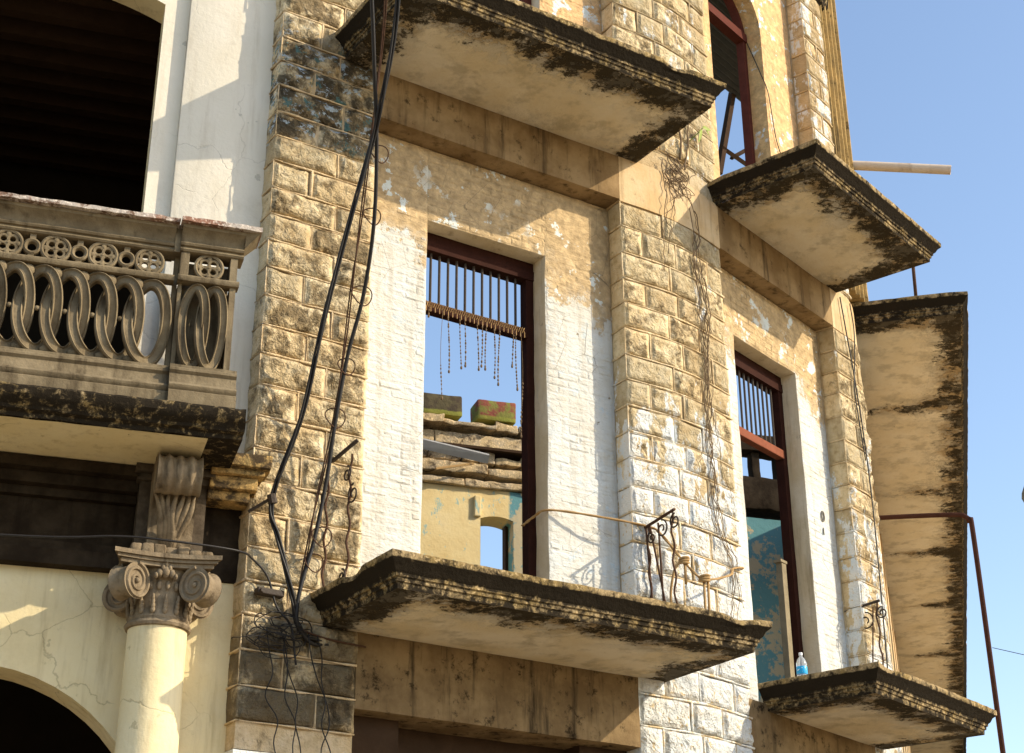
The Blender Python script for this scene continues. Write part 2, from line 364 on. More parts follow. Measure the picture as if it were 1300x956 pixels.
M['redlight'] = plain_mat('faded_red_wood', (0.22, 0.075, 0.043), 0.7, 0.4, 9, 0.4)
M['iron'] = plain_mat('dark_iron', (0.05, 0.036, 0.026), 0.6, 0.5, 20, 0.4)
M['rust'] = plain_mat('rusty_iron', (0.085, 0.048, 0.032), 0.85, 0.55, 18, 0.5)
M['rustdark'] = plain_mat('dark_rust', (0.055, 0.026, 0.02), 0.85, 0.5, 10, 0.4)
M['cable'] = plain_mat('black_cable', (0.018, 0.016, 0.015), 0.45, 0.3, 20, 0.2)
M['rope'] = plain_mat('tan_rope', (0.40, 0.26, 0.12), 0.9, 0.4, 60, 0.5)
M['vine'] = plain_mat('dry_stems', (0.17, 0.12, 0.075), 0.9, 0.5, 25, 0.4)
M['leaf'] = plain_mat('green_leaf', (0.22, 0.28, 0.03), 0.5, 0.4, 30, 0.2)
M['pvc'] = plaster_mat('dirty_white_pipe', (0.60, 0.49, 0.38), (0.68, 0.58, 0.47), stain=(0.25, 0.17, 0.10), amt=0.5, sc_=5, bump=0.15)
M['cream'] = plaster_mat('cream_painted_plaster', (0.74, 0.68, 0.55), (0.78, 0.72, 0.60), stain=(0.42, 0.34, 0.23), amt=0.30, bump=0.25, sc_=1.2, crack=0.18)
M['cream_y'] = plaster_mat('yellow_cream_plaster', (0.74, 0.62, 0.36), (0.78, 0.68, 0.44), stain=(0.30, 0.21, 0.10), amt=0.38, bump=0.25, sc_=1.3, crack=0.35)
M['carved'] = plaster_mat('carved_stone_paint', (0.165, 0.128, 0.078), (0.245, 0.194, 0.12), stain=(0.05, 0.036, 0.022), amt=0.75, bump=0.4, sc_=5)
M['carved_grey'] = plaster_mat('carved_grey_stone', (0.19, 0.145, 0.092), (0.28, 0.22, 0.145), stain=(0.04, 0.028, 0.018), amt=0.75, bump=0.6, sc_=6)
M['railtop'] = mould_mat('flaking_rail_top', light=(0.50, 0.44, 0.38), dark=(0.16, 0.10, 0.07), lo=0.40, hi=0.52, sc_=9, olive=(0.30, 0.16, 0.11))
M['darkstone'] = plaster_mat('dirty_shaded_entablature', (0.020, 0.014, 0.009), (0.042, 0.031, 0.020), stain=(0.010, 0.007, 0.005), amt=0.6, sc_=4)  # dirty stone, its colour also darkened for the shade it stands in
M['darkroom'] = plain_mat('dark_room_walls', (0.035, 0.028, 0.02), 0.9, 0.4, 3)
M['timber'] = plain_mat('dark_timber', (0.05, 0.03, 0.018), 0.8, 0.5, 5, 0.4)
M['roofmetal'] = plain_mat('corrugated_metal', (0.07, 0.07, 0.065), 0.6, 0.4, 5, 0.2)
M['glassb'] = None

# ------------------------------------------------------------------ ground
g = G('dusty_paving', 0.95)
gc = g.mix(g.step(g.noise(0.6, 6), 0.35, 0.65), (0.24, 0.19, 0.125), (0.32, 0.26, 0.18))
gm = g.out(gc, g.noise(12, 6), 0.3, 0.02)
mb = MB(); mb.add([(-400, -400, 0), (400, -400, 0), (400, 400, 0), (-400, 400, 0)], [(0, 1, 2, 3)])
o = mb.build('ground', gm); o['kind'] = 'structure'

# ================================================================== the ruined corner building
BLD = thing('corner_building', 'ruined roofless stone corner building with peeling white bays and jutting balcony slabs', 'building', O2)

# ---- piers of rock-faced blocks with raised mortar joints
def rockface(u0, u1, z0, z1, sd, bulge):
    def f(u, z):
        a = min(u-u0, u1-u, z-z0, z1-z); e = min(1, max(0, (a-0.008)/0.028)); e = e*e*(3-2*e)
        n1 = noise.noise(Vector((u*5+sd*7.1, z*7, sd))); n2 = noise.noise(Vector((u*13+sd, z*15, sd*3.3)))
        return e*max(0.002, bulge*(0.50+1.0*n1+0.85*n2+0.5*noise.noise(Vector((u*31+sd, z*33, sd*1.7))))), e
    return f
def pier(fr, s_end, z0, z1, h, pat, mat, mort='mortar', depth=0.2, back=0.5, name='pier', bulge=0.025, seed=0, joints=True, left=True, eamp=0.007):
    mb = MB(); n = max(1, int(s_end/0.12)); ss = [0.012+(s_end-0.016)*i/n for i in range(n+1)]; zs0, zs1 = z0, z1
    vs = []
    for s_ in ss: vs += [fr(s_, -0.018, zs0), fr(s_, -0.018, zs1), fr(s_, -back, zs0), fr(s_, -back, zs1)]
    fs = []
    for i in range(n):
        a, b = 4*i, 4*i+4; fs += [(a, b, b+1, a+1), (a+2, a+3, b+3, b+2), (a+1, b+1, b+3, a+3), (a, a+2, b+2, b)]
    fs += [(0, 1, 3, 2), (4*n, 4*n+2, 4*n+3, 4*n+1)]
    mb.add(vs, fs); core = mb.build(name, M[mort], BLD)
    jm = MB(); z = z1; c = 0; rng = random.Random(seed+11)
    def ribbon(pts, r=0.0115): tube(jm, [p+vn(p, 9)*0.004 for p in pts], [max(0.002, r*(0.75+0.9*noise.noise(p*5))) for p in pts], 5)
    while z-h*1.08 > z0-0.03:
        js = [0]+[j+rng.uniform(-.025, .025) for j in pat[c % len(pat)]]+[s_end]; zl = z-h*(1 if z-2*h < z0 else rng.uniform(0.93, 1.07))
        for i in range(len(js)-1):
            b = MB(); a0 = js[i]+(0.009 if i else 0.0); a1 = js[i+1]-(0.009 if i < len(js)-2 else 0.0)
            sd = rng.uniform(0, 90)
            off = rng.uniform(-0.012, 0.010); bg_ = bulge*rng.choice((0.25, 0.6, 0.9, 1.1, 1.35))
            rbox(b, fr, a0, a1, -depth, off, zl+0.008, z-0.008, r=0.012, step=0.034, amp=eamp, ns=8, front=rockface(a0, a1, zl, z, sd, bg_), wstep=0.07)
            b.build('stone_block', mat, core, smooth=True)
        if joints:
            k = max(2, int(s_end/0.06)); ribbon([fr(s_end*i/k, 0.004, zl) for i in range(k+1)])
            if left: ribbon([fr(-0.001, -depth+depth*i/4, zl) for i in range(5)])
            for j in js[1:-1]: ribbon([fr(j, 0.003, zl+(z-zl)*i/4) for i in range(5)], rng.choice((0.004, 0.009, 0.011)))
            if left and c % 3 != 1: ribbon([fr(0.0, 0.0, zl+h*i/4) for i in range(5)], 0.007)
        z = zl; c += 1
    if joints:
        o = jm.build('mortar_joint', M[mort], core, smooth=True); o['kind'] = 'stuff'
    return core
H = 0.2735
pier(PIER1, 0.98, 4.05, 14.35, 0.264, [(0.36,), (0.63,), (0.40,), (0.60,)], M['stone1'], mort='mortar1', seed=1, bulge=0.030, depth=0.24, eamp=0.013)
pier(PIER2, 1.51, 4.1, 9.84, H, [(0.55, 0.98), (0.28, 0.72, 1.22), (0.58, 1.02), (0.27, 0.70, 1.18)], M['stone2'], seed=2)
pier(PIER2, 1.51, 10.37, 13.95, H, [(0.28, 0.72, 1.2), (0.55, 1.0), (0.30, 0.70, 1.22), (0.58, 1.02)], M['stone2u'], seed=3, bulge=0.022)
pier(PIER3, 1.10, 4.1, 9.84, H, [(0.34, 0.80), (0.55,), (0.30, 0.78), (0.52,)], M['stone3'], seed=4)
pier(PIER3, 0.60, 10.37, 15.6, H, [(0.30,), ()], M['stone3u'], seed=5, bulge=0.016)
def sweep(fr, s0, s1, prof, mb, step=0.08, amp=0.0, ns=6, mi=0, cap=True):
    """profile (w,z) points swept along a face from s0 to s1"""
    n = max(1, int((s1-s0)/step)); m_ = len(prof); vs = []
    for i in range(n+1):
        s_ = s0+(s1-s0)*i/n
        for w, z in prof:
            p = fr(s_, w, z); vs.append(p+vn(p, ns)*amp if amp else p)
    fs = [(i*m_+k, (i+1)*m_+k, (i+1)*m_+(k+1) % m_, i*m_+(k+1) % m_) for i in range(n) for k in range(m_)]
    if cap: fs += [tuple(range(m_))[::-1], tuple(n*m_+k for k in range(m_))]
    mb.add(vs, fs, mi=mi)
# plain plaster bands at floor level on the piers, lower stump of the piers below the blocks
for fr, e in ((PIER2, 1.51), (PIER3, 1.1)):
    mb = MB(); sweep(fr, 0.0, e, [(0.006, 9.842), (0.006, 10.368), (-0.5, 10.368), (-0.5, 9.842)], mb, amp=0.004)
    mb.build('plaster_band', M['band'], BLD, smooth='auto')
for fr, e in ((PIER1, 0.98), (PIER2, 1.51), (PIER3, 1.1)):
    mb = MB(); sweep(fr, 0.0, e, [(0.0, 0), (0.0, 4.04), (-0.5, 4.04), (-0.5, 0)], mb, amp=0.003); mb.build('pier_base', M['mortar'], BLD)
mb = MB(); sweep(PIER1, 0.0, 0.98, [(0.0, 14.36), (0.0, 15.2), (-0.5, 15.2), (-0.5, 14.36)], mb); mb.build('pier_top', M['mortar'], BLD)

# ---- recessed bay walls of limewashed brick
def brickskin(fr, w, rects, holes, mat, parent, seed=0, bw=0.232, bh=0.0765):
    rng = random.Random(seed); mb = MB(); j = 0.006
    for (U0, U1, Z0, Z1) in rects:
        z = Z0; c = 0
        while z < Z1-0.01:
            zt = min(z+bh, Z1); u = U0-(bw/2 if c % 2 else 0)
            while u < U1-0.005:
                a, b = max(u, U0), min(u+bw, U1); u += bw
                if b-a < 0.03: continue
                d = rng.choice((0.0, 0.0, 0.001, 0.002))+rng.random()*0.0035; t = rng.uniform(-.002, .002); e = 0.014
                if rng.random() < 0.012: d = -0.03
                q = [(a+j, z+j), (b-j, z+j), (b-j, zt-j), (a+j, zt-j)]; jd = 0.0003+0.003*max(0, noise.noise(Vector((a*2.3+seed, z*2.3, 1.7)))+0.35); vs = [fr(x, w-jd, y) for x, y in q]
                q2 = [(a+j+e, z+j+e), (b-j-e, z+j+e), (b-j-e, zt-j-e), (a+j+e, zt-j-e)]
                vs += [fr(x+rng.uniform(-.002, .002), w+d+(t if i < 2 else -t), y+rng.uniform(-.002, .002)) for i, (x, y) in enumerate(q2)]
                mb.add(vs, [(4, 5, 6, 7), (0, 1, 5, 4), (1, 2, 6, 5), (2, 3, 7, 6), (3, 0, 4, 7)])
            z += bh; c += 1
    o = mb.build('brick', mat, parent); o['kind'] = 'stuff'; return o
def bay_wall(fr, uL, uR, oL, oR, zb, zo, zt, mat, seed, w=-0.22, back=-0.535, rev=None):
    """wall strips left, right and above an opening; reveals carry their own plaster"""
    mb = MB(); rv = rev or M['reveal']
    rbox(mb, fr, uL-0.3, oL, back, w, zb, zt, r=0.012, step=0.16, amp=0.010, ns=4, mi=0)
    rbox(mb, fr, oR, uR+0.3, back, w, zb, zt, r=0.012, step=0.16, amp=0.010, ns=4, mi=0)
    rbox(mb, fr, oL-0.005, oR+0.005, back+0.004, w-0.003, zo, zt-0.004, r=0.012, step=0.16, amp=0.006, ns=4, mi=0)
    # faces turned into the opening get the reveal plaster
    for i, f in enumerate(mb.f):
        ps = [mb.v[k] for k in f]; nn = (ps[1]-ps[0]).cross(ps[2]-ps[0])
        if nn.length and abs(nn.normalized().dot(fr.n)) < 0.6: mb.m[i] = 1
    o = mb.build('bay_wall', [mat, rv], BLD, smooth='auto')
    brickskin(fr, w, [(uL, oL-0.012, zb, zt), (oR+0.012, uR, zb, zt), (oL-0.012, oR+0.012, zo+0.012, zt)], None, mat, o, seed)
    return o
W1 = bay_wall(F1, -2.75, 0.0, -2.065, -0.765, 5.0, 9.09, 9.855, M['lime1'], 21)
W2 = bay_wall(F2, 0.70, 3.19, 1.30, 2.60, 5.0, 9.11, 9.855, M['lime2'], 22)
W1u = bay_wall(F1, -2.75, 0.0, -2.05, -0.78, 10.5, 14.2, 15.0, M['lime3'], 23)
# lintel beams that close the recesses and carry the slabs
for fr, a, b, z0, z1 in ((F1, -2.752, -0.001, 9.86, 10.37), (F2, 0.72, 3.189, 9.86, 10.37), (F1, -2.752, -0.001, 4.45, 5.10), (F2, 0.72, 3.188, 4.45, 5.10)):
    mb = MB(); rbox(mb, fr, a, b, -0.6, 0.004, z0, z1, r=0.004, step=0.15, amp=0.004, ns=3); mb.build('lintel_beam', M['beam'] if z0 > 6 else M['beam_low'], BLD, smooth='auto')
for fr, a, b in ((F1, -2.75, 0.0), (F2, 0.72, 3.19)):          # ground-floor shop fronts, below the picture
    mb = MB(); box(mb, fr, a, a+0.5, -0.6, -0.2, 0, 4.45); box(mb, fr, b-0.5, b, -0.6, -0.2, 0, 4.45); box(mb, fr, a+0.5, b-0.5, -0.5, -0.42, 0, 4.45)
    mb.build('shop_front', M['timber'], BLD)
mb = MB(); box(mb, F3, 0.95, 3.0, -0.3, 0.20, 0, 9.8); mb.build('side_wall', M['band'], BLD)

# ---- balcony slabs: moulded rim on the free sides, flat underside
RIM = [(0.0, 0.0), (0.004, 0.045), (0.018, 0.05), (0.020, 0.078), (0.034, 0.084), (0.036, 0.108), (0.055, 0.125), (0.075, 0.165), (0.105, 0.19), (0.112, 0.20), (0.115, 0.245)]
def slab(fr, u0, u1, w1, zb, mats, name='balcony_slab', w0=-0.02, h=0.245, step=0.035, seed=0.0, label=None, amp=0.0045, joints=(), drip=True):
    mb = MB(); k = h/0.245
    path = []
    def seg(a, b, na, nb):
        L_ = math.hypot(b[0]-a[0], b[1]-a[1]); n = max(2, int(L_/step))
        for i in range(n): t = i/n; path.append((a[0]+(b[0]-a[0])*t, a[1]+(b[1]-a[1])*t, na if i else nb))
    s2 = (1, 1)
    seg((u0, w0), (u0, w1), (-1, 0), (-1, 0)); seg((u0, w1), (u1, w1), (0, 1), (-1, 1)); seg((u1, w1), (u1, w0), (1, 0), (1, 1)); path.append((u1, w0, (1, 0)))
    vs = []; m_ = len(RIM); at = []; LT = [0.5, 0.72, 0.75, 0.62, 0.7, 0.5, 0.18, 0.05, 0.2, 0.8, 0.95]
    for (u, w, nn) in path:
        at += LT
        for d, z in RIM:
            uu, ww = u+nn[0]*d, w+nn[1]*d; p = fr(uu, ww, zb+z*k); q = vn(p, 7, seed)*amp+vn(p, 28, seed)*amp*0.55
            ch = max(0, noise.noise(Vector((uu*2.2+seed, ww*2.2, 3.1)))-0.25)*0.09*(z/0.245)**2     # broken arris
            if z > 0.18: p.z -= ch*0.8; p -= (fr.u*nn[0]+fr.n*nn[1])*ch*0.6
            vs.append(p+q*(0.25+z*4))
    n = len(path)
    fs = [(i*m_+k_, i*m_+k_+1, (i+1)*m_+k_+1, (i+1)*m_+k_) for i in range(n-1) for k_ in range(m_-1)]
    mb.add(vs, fs, at, mi=0)
    # top: closed against the rim's last ring, a little below the arris
    nt_ = len(mb.v); tv = [mb.v[i*m_+m_-1] for i in range(n)]
    mb.add(tv+[fr((u0+u1)/2, w0, zb+h)], [(i, n, i+1) for i in range(n-1)], mi=2)
    # underside
    gu = max(4, int((u1-u0)/(0.09 if not joints else 0.12))); gw = max(4, int((w1-w0)/0.09)); vs = []; at = []
    for i in range(gu+1):
        for j in range(gw+1):
            u = u0+(u1-u0)*i/gu; w = w0+(w1-w0)*j/gw; e = min(u-u0, u1-u, w1-w)
            for jj in joints: e = min(e, abs(u-jj+0.05*math.sin(w*9+jj))*0.9+0.02+(0.10+0.3*abs(math.sin(jj*3.1)))*max(0, w1-w-0.25))
            p = fr(u, w, zb); inner = 0 < i < gu and 0 < j < gw
            p.z += 0.010*noise.noise(p*3+Vector((seed, 0, 0))) if inner else 0.0
            vs.append(p); at.append(max(0.001, e))
    mb.add(vs, [(i*(gw+1)+j, i*(gw+1)+j+1, (i+1)*(gw+1)+j+1, (i+1)*(gw+1)+j) for i in range(gu) for j in range(gw)], at, 1)
    return mb.build(name, mats, BLD, smooth='auto', label=label)
SM = [M['rim'], M['soffit'], M['rim_top']]
slab(F1, -3.06, 0.30, 1.19, 5.05, SM, seed=1.3, label='balcony slab under the large window')
slab(F1, -3.10, 0.23, 1.20, 10.355, SM, seed=8.1, label='mould-stained balcony slab at the top above the large window')
slab(F2, 0.73, 3.36, 1.20, 10.355, SM, seed=15.0, label='balcony slab above the narrow right window')
slab(F2, 1.06, 3.36, 1.12, 5.03, SM, seed=22.0, label='balcony slab carrying the plastic bottle')
slab(F3, 1.08, 34.0, 1.50, 10.355, [M['rim'], M['soffit3'], M['rim_top']], w0=0.1, seed=31.0, step=0.10, label='long balcony slab on the side street seen from below', joints=(3.9, 7.3, 10.4, 13.7, 17.5, 21.2, 25.0, 28.5))
# side-street wall, seen almost edge-on beneath and above the long slab
mb = MB()
for i in range(10):
    a = 3.0+i*3.1; box(mb, F3, a, a+1.2, -0.3, 0.19, 0, 10.35); box(mb, F3, a+1.2, a+3.1, -0.3, 0.10, 8.9, 10.35); box(mb, F3, a+1.2, a+3.1, -0.3, 0.10, 0, 6.2)
mb.build('side_wall', M['band'], BLD)

# ---- window joinery with iron bars
def window(fr, oL, oR, zb, zt, tr, w, nb, mat, tmat, upper=False):
    fw = 0.085; mb = MB()
    box(mb, fr, oL-0.004, oL+fw, w-0.10, w, zb, zt-0.09); box(mb, fr, oR-fw, oR+0.004, w-0.10, w, zb, zt-0.09); box(mb, fr, oL-0.004, oR+0.004, w-0.10, w, zt-0.09, zt)
    box(mb, fr, oL-0.003, oR+0.003, w-0.13, w+0.012, zt-0.19, zt-0.092)
    fo = mb.build('window_frame', mat, BLD)
    mb = MB(); rbox(mb, fr, oL+fw-0.02, oR-fw+0.02, w-0.085, w+0.006, tr-0.10, tr, r=0.008, step=0.2, amp=0.002); t = mb.build('transom', tmat, fo)
    mb = MB(); p0 = oL+fw; sp = (oR-oL-2*fw)/(nb+1)
    tube(mb, [fr(p0+sp, w-0.045, tr-0.02), fr(p0+sp, w-0.045, zt-0.12)], 0.0125, 6); b = mb.build('bar', M['iron'], fo)
    for i in range(1, nb): dup(b, fr.u*sp*i)
    return fo
WF1 = window(F1, -2.065, -0.765, 5.27, 9.09, 8.37, -0.42, 11, M['redwood'], M['redwood'])
WF2 = window(F2, 1.30, 2.60, 5.27, 9.11, 8.21, -0.41, 11, M['redwood'], M['redlight'])
mb = MB(); box(mb, F2, 2.36, 2.45, -0.52, -0.45, 5.27, 6.9); box(mb, F2, 2.33, 2.46, -0.53, -0.44, 6.9, 6.93); mb.build('door_leaf', plain_mat('weathered_grey_wood', (0.24, 0.20, 0.13), 0.85, 0.4, 8, 0.4), WF2)   # remains of a shutter
mb = MB(); box(mb, F1, -2.05, -1.96, -0.47, -0.37, 10.6, 14.2); box(mb, F1, -0.87, -0.78, -0.47, -0.37, 10.6, 14.2); mb.build('window_frame', M['redup'], BLD)

# ---- upper storey of bay two: round-headed opening
def arch_panel(mb, fr, uL, uR, oL, oR, zb, zs, zt, w0, w1, rise=None, n=18, mi=0, mr=0):
    """flat wall with an arched opening from zb up; springing at zs"""
    cu = (oL+oR)/2; hw = (oR-oL)/2; rise = rise or hw; Rr = (hw*hw+rise*rise)/(2*rise); zc = zs+rise-Rr; a = math.asin(min(1, hw/Rr))
    arc = [(cu+Rr*math.sin(-a+2*a*i/n), zc+Rr*math.cos(-a+2*a*i/n)) for i in range(n+1)]
    if uL < oL: box(mb, fr, uL, oL, w0, w1, zb, zt, mi)
    if uR > oR: box(mb, fr, oR, uR, w0, w1, zb, zt, mi)
    for i in range(n):
        (a0, z0), (a1, z1) = arc[i], arc[i+1]
        mb.add([fr(a0, w1, z0), fr(a1, w1, z1), fr(a1, w1, zt), fr(a0, w1, zt)], [(0, 1, 2, 3)], mi=mi)
        mb.add([fr(a0, w0, z0), fr(a1, w0, z1), fr(a1, w0, zt), fr(a0, w0, zt)], [(3, 2, 1, 0)], mi=mi)
        mb.add([fr(a0, w1, z0), fr(a1, w1, z1), fr(a1, w0, z1), fr(a0, w0, z0)], [(3, 2, 1, 0)], mi=mr)
    mb.add([fr(oL, w1, zt), fr(oR, w1, zt), fr(oR, w0, zt), fr(oL, w0, zt)], [(0, 1, 2, 3)], mi=mi)
    for ue, s_ in ((oL, 1), (oR, -1)):
        mb.add([fr(ue+s_*0.002, w1-0.001, zb), fr(ue+s_*0.002, w0, zb), fr(ue+s_*0.002, w0, zs), fr(ue+s_*0.002, w1-0.001, zs)], [(0, 1, 2, 3)], mi=mr)
    return arc
mb = MB(); arc = arch_panel(mb, F2, 0.70, 3.20, 1.26, 2.47, 10.5, 13.66, 16.0, -0.54, -0.22, mr=1)
mb.build('bay_wall', [M['lime3'], M['reveal_peel']], BLD)
mb = MB(); box(mb, F2, 1.262, 1.33, -0.53, -0.43, 10.6, 13.62); box(mb, F2, 2.40, 2.468, -0.53, -0.43, 10.6, 13.62); box(mb, F2, 1.262, 2.468, -0.535, -0.41, 13.62, 13.74)
for i in range(len(arc)-1):
    c0 = Vector((1.865, 13.66)); q = [Vector(arc[i]), Vector(arc[i+1])]; q += [c0+(p-c0)*0.87 for p in (q[1], q[0])]
    mb.add([F2(p.x, -0.43, p.y+0.06) for p in q]+[F2(p.x, -0.53, p.y+0.06) for p in q], [(3, 2, 1, 0), (4, 5, 6, 7), (2, 3, 7, 6), (0, 1, 5, 4)])
mb.build('window_frame', M['redup'], BLD)
# side-street face of the upper corner: moulded pilaster seen edge-on, with its cap moulding
mb = MB()
for a, b, w in ((0.52, 0.66, 0.25), (0.66, 0.80, 0.30), (0.80, 0.90, 0.345), (0.90, 1.05, 0.385), (1.05, 1.35, 0.43)):
    rbox(mb, F3, a, b, -0.1, w, 10.62, 16.0, r=0.014, step=0.14, amp=0.006, ns=6)
mb.build('moulded_pilaster', plaster_mat('stained_ochre_stone', (0.44, 0.30, 0.12), (0.30, 0.21, 0.09), stain=(0.045, 0.033, 0.02), amt=0.95, mould=0.12, sc_=4, bump=0.6), BLD, smooth='auto')
mb = MB(); pr = [(0.0, 14.75), (0.05, 14.79), (0.06, 14.85), (0.10, 14.91), (0.11, 15.0), (-0.2, 15.0), (-0.2, 14.75)]
sweep(PIER3, 0.30, 0.95, pr, mb, amp=0.006); mb.build('cap_moulding', M['rim0'], BLD, smooth='auto')

# ---- what is left inside: rear wall, its broken cornice, timbers and roof sheet
g = G('rear_wall_paint', 0.92)
ux = g.dot(tuple(FB.u)); u0_ = FB.O.dot(FB.u)
tz = g.step(g.math('ADD', g.math('SUBTRACT', ux, u0_+0.56), g.math('MULTIPLY', g.noise(4, 5), 0.05)), 0.0, 0.05)
ye = g.ramp(g.noise(2.5, 7), [(0.3, (0.66, 0.50, 0.24)), (0.6, (0.74, 0.60, 0.32)), (0.8, (0.70, 0.58, 0.36))])
ye = g.mix(g.step(g.noise(4.2, 9, 0.72, stretch=(1.6, 1.6, 0.8)), 0.58, 0.62), ye, (0.36, 0.48, 0.42))
te = g.mix(g.step(g.noise(2.6, 9, 0.72), 0.48, 0.53), (0.13, 0.29, 0.32), (0.48, 0.41, 0.27))
M['rear'] = g.out(g.mix(tz, ye, te), g.noise(16, 8), 0.35, 0.02)
mb = MB(); arch_panel(mb, FB, -7.0, 6.35, 0.12, 0.62, 4.0, 9.43, 9.88, -0.45, 0.0, rise=0.05, n=8); RW = mb.build('rear_wall', M['rear'], BLD)
mb = MB(); rbox(mb, FB, 0.02, 0.12, -0.02, 0.05, 9.44, 9.76, amp=0.006, step=0.08); mb.build('plaster_lump', M['rear'], RW)
mb = MB(); box(mb, FB, 0.575, 0.622, -0.4, -0.25, 7.5, 9.45); mb.build('window_frame', M['timber'], RW)
rough = mould_mat('broken_masonry', light=(0.50, 0.38, 0.22), dark=(0.10, 0.075, 0.05), lo=0.34, hi=0.52, sc_=5, olive=(0.44, 0.36, 0.25))
for (z0, z1, w, um, am) in ((9.885, 10.06, 0.10, 0.75, 0.022), (10.065, 10.25, 0.16, 0.6, 0.026), (10.255, 10.42, 0.10, 0.2, 0.045), (10.47, 10.80, 0.05, 0.9, 0.022), (10.805, 10.93, 0.12, 0.4, 0.04)):
    mb = MB(); u = -7.0; rng = random.Random(int(z0*100))
    while u < 4.09:
        b = min(4.1, u+um*rng.uniform(0.7, 2.2)); b = 4.1 if 4.1-b < 0.12 else b; rbox(mb, FB, u, b-0.008, -0.4, w+rng.uniform(-0.08, 0.03), z0, z1-rng.choice((0, 0, 0.03, 0.07)), r=0.015, step=0.07, amp=am, ns=7, seed=u); u = b
    mb.build('cornice_course', rough, RW, smooth='auto')
mb = MB(); box(mb, FB, -7, 4.1, -0.2, 0.2, 10.425, 10.465); mb.build('ledge_board', M['timber'], RW)
mb = MB()
p = [FB(-1.2, 0.30, 10.34), FB(0.15, 0.26, 10.20), FB(0.15, 0.34, 10.30), FB(-1.2, 0.38, 10.46)]; mb.add(p+[x+Vector((0, 0, -0.02)) for x in p], QB); mb.build('loose_sheet', plain_mat('pale_metal_sheet', (0.42, 0.42, 0.42), 0.5, 0.2), RW)
mb = MB(); tube(mb, [FB(-0.65, 0.35, 9.98), FB(-0.05, 0.2, 10.18)], 0.02, 5); mb.build('loose_stick', M['rope'], RW)
capm = []
for (a, b, nm, top, side) in ((-0.80, -0.19, 'block_one', (0.10, 0.085, 0.05), (0.07, 0.055, 0.04)), (0.04, 0.645, 'block_two', (0.22, 0.075, 0.055), (0.19, 0.19, 0.055)), (-2.0, -1.3, 'block_three', (0.3, 0.28, 0.1), (0.1, 0.08, 0.05)), (1.2, 1.8, 'block_four', (0.3, 0.16, 0.1), (0.2, 0.2, 0.06))):
    g = G('parapet_'+nm, 0.9); n_ = g.noise(4, 6, 0.7)
    c = g.mix(g.step(n_, 0.45, 0.55), top, side); c = g.mix(g.math('MULTIPLY', g.step(g.math('ADD', g.z(), g.math('MULTIPLY', g.noise(6, 4), 0.05)), 11.02, 11.05, 1, 0), 0.85), c, (0.26, 0.27, 0.06))
    mt = g.out(c, g.noise(20, 6), 0.5, 0.02)
    mb = MB(); rbox(mb, FB, a, b, -0.3, 0.10, 10.94, 11.27, r=0.03, step=0.09, amp=0.01, ns=6); mb.build('parapet_block', mt, RW, smooth='auto')
mb = MB()
rbox(mb, FB, 4.10, 6.3, -0.35, 0.10, 10.0, 10.52, step=0.12, amp=0.03, ns=6); rbox(mb, FB, 4.10, 6.3, -0.3, 0.05, 10.98, 11.26, step=0.12, amp=0.02, ns=6)
pr_ = mb.build('parapet', M['darkstone'], RW, smooth='auto')
for u in (4.15, 4.60, 5.02, 5.44, 5.86):
    mb = MB(); rbox(mb, FB, u-0.07, u+0.07, -0.2, -0.03, 10.48, 11.0, r=0.015, step=0.1, amp=0.012, ns=9); mb.build('parapet_post', M['darkstone'], pr_, smooth='auto')
# roof sheet and struts seen through the upper opening
mb = MB(); n = 60; vs = []
for i in range(n+1):
    w = -0.60-1.40*i/n; zz = 14.76+0.016*math.sin(i*1.57)
    vs += [F2(1.0, w, zz), F2(3.3+2.2*i/n, w, zz)]
fs = [(2*i, 2*i+1, 2*i+3, 2*i+2) for i in range(n)]
mb.add(vs, fs); mb.add([v+Vector((0, 0, 0.004)) for v in vs], [f[::-1] for f in fs]); mb.build('roof_sheet', M['roofmetal'], BLD)
for pts, r in (([(4.80, -2.0, 14.80), (4.26, -2.0, 13.2)], 0.055), ([(4.34, -1.98, 13.66), (5.1, -1.98, 13.70)], 0.04), ([(4.72, -2.05, 13.69), (5.3, -2.05, 14.15)], 0.03)):
    mb = MB(); tube(mb, [F2(*p) for p in pts], r, 4); mb.build('roof_strut', M['timber'], BLD)
mb = MB(); box(mb, F1, -2.9, -0.2, -2.2, -2.0, 10.35, 10.6); mb.build('floor_joist', M['timber'], BLD)

# ================================================================== the cream building on the left
LB = thing('cream_building', 'cream painted building with carved stone balcony and engaged column on the left', 'building', F0(-1.9, -0.2, 0))
mb = MB(); arch_panel(mb, F0, -3.45, -0.812, -3.23, -1.03, 6.0, 10.66, 13.2, -0.55, -0.25, rise=0.245, n=20, mr=1)
mb.build('arched_wall', [M['cream'], M['cream_y']], LB)
for a, b in ((-0.81, 0.30), (-4.6, -3.45)):
    mb = MB(); rbox(mb, F0, a, b, -0.6, -0.18, 6.25, 13.2, r=0.008, step=0.5, amp=0.003, ns=2); mb.build('pilaster', M['cream'], LB, smooth='auto')
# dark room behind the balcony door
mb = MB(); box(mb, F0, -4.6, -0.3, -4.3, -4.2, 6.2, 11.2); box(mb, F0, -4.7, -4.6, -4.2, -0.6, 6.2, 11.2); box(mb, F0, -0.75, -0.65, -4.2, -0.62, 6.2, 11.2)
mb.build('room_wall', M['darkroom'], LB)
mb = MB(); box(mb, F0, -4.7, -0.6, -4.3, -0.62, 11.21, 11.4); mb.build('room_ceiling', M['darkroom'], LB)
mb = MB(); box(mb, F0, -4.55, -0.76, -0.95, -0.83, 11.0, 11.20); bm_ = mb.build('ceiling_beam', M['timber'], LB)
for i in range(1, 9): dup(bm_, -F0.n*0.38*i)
mb = MB(); box(mb, F0, -4.6, 0.25, -4.2, -0.3, 6.13, 6.24); mb.build('floor', M['darkroom'], LB)

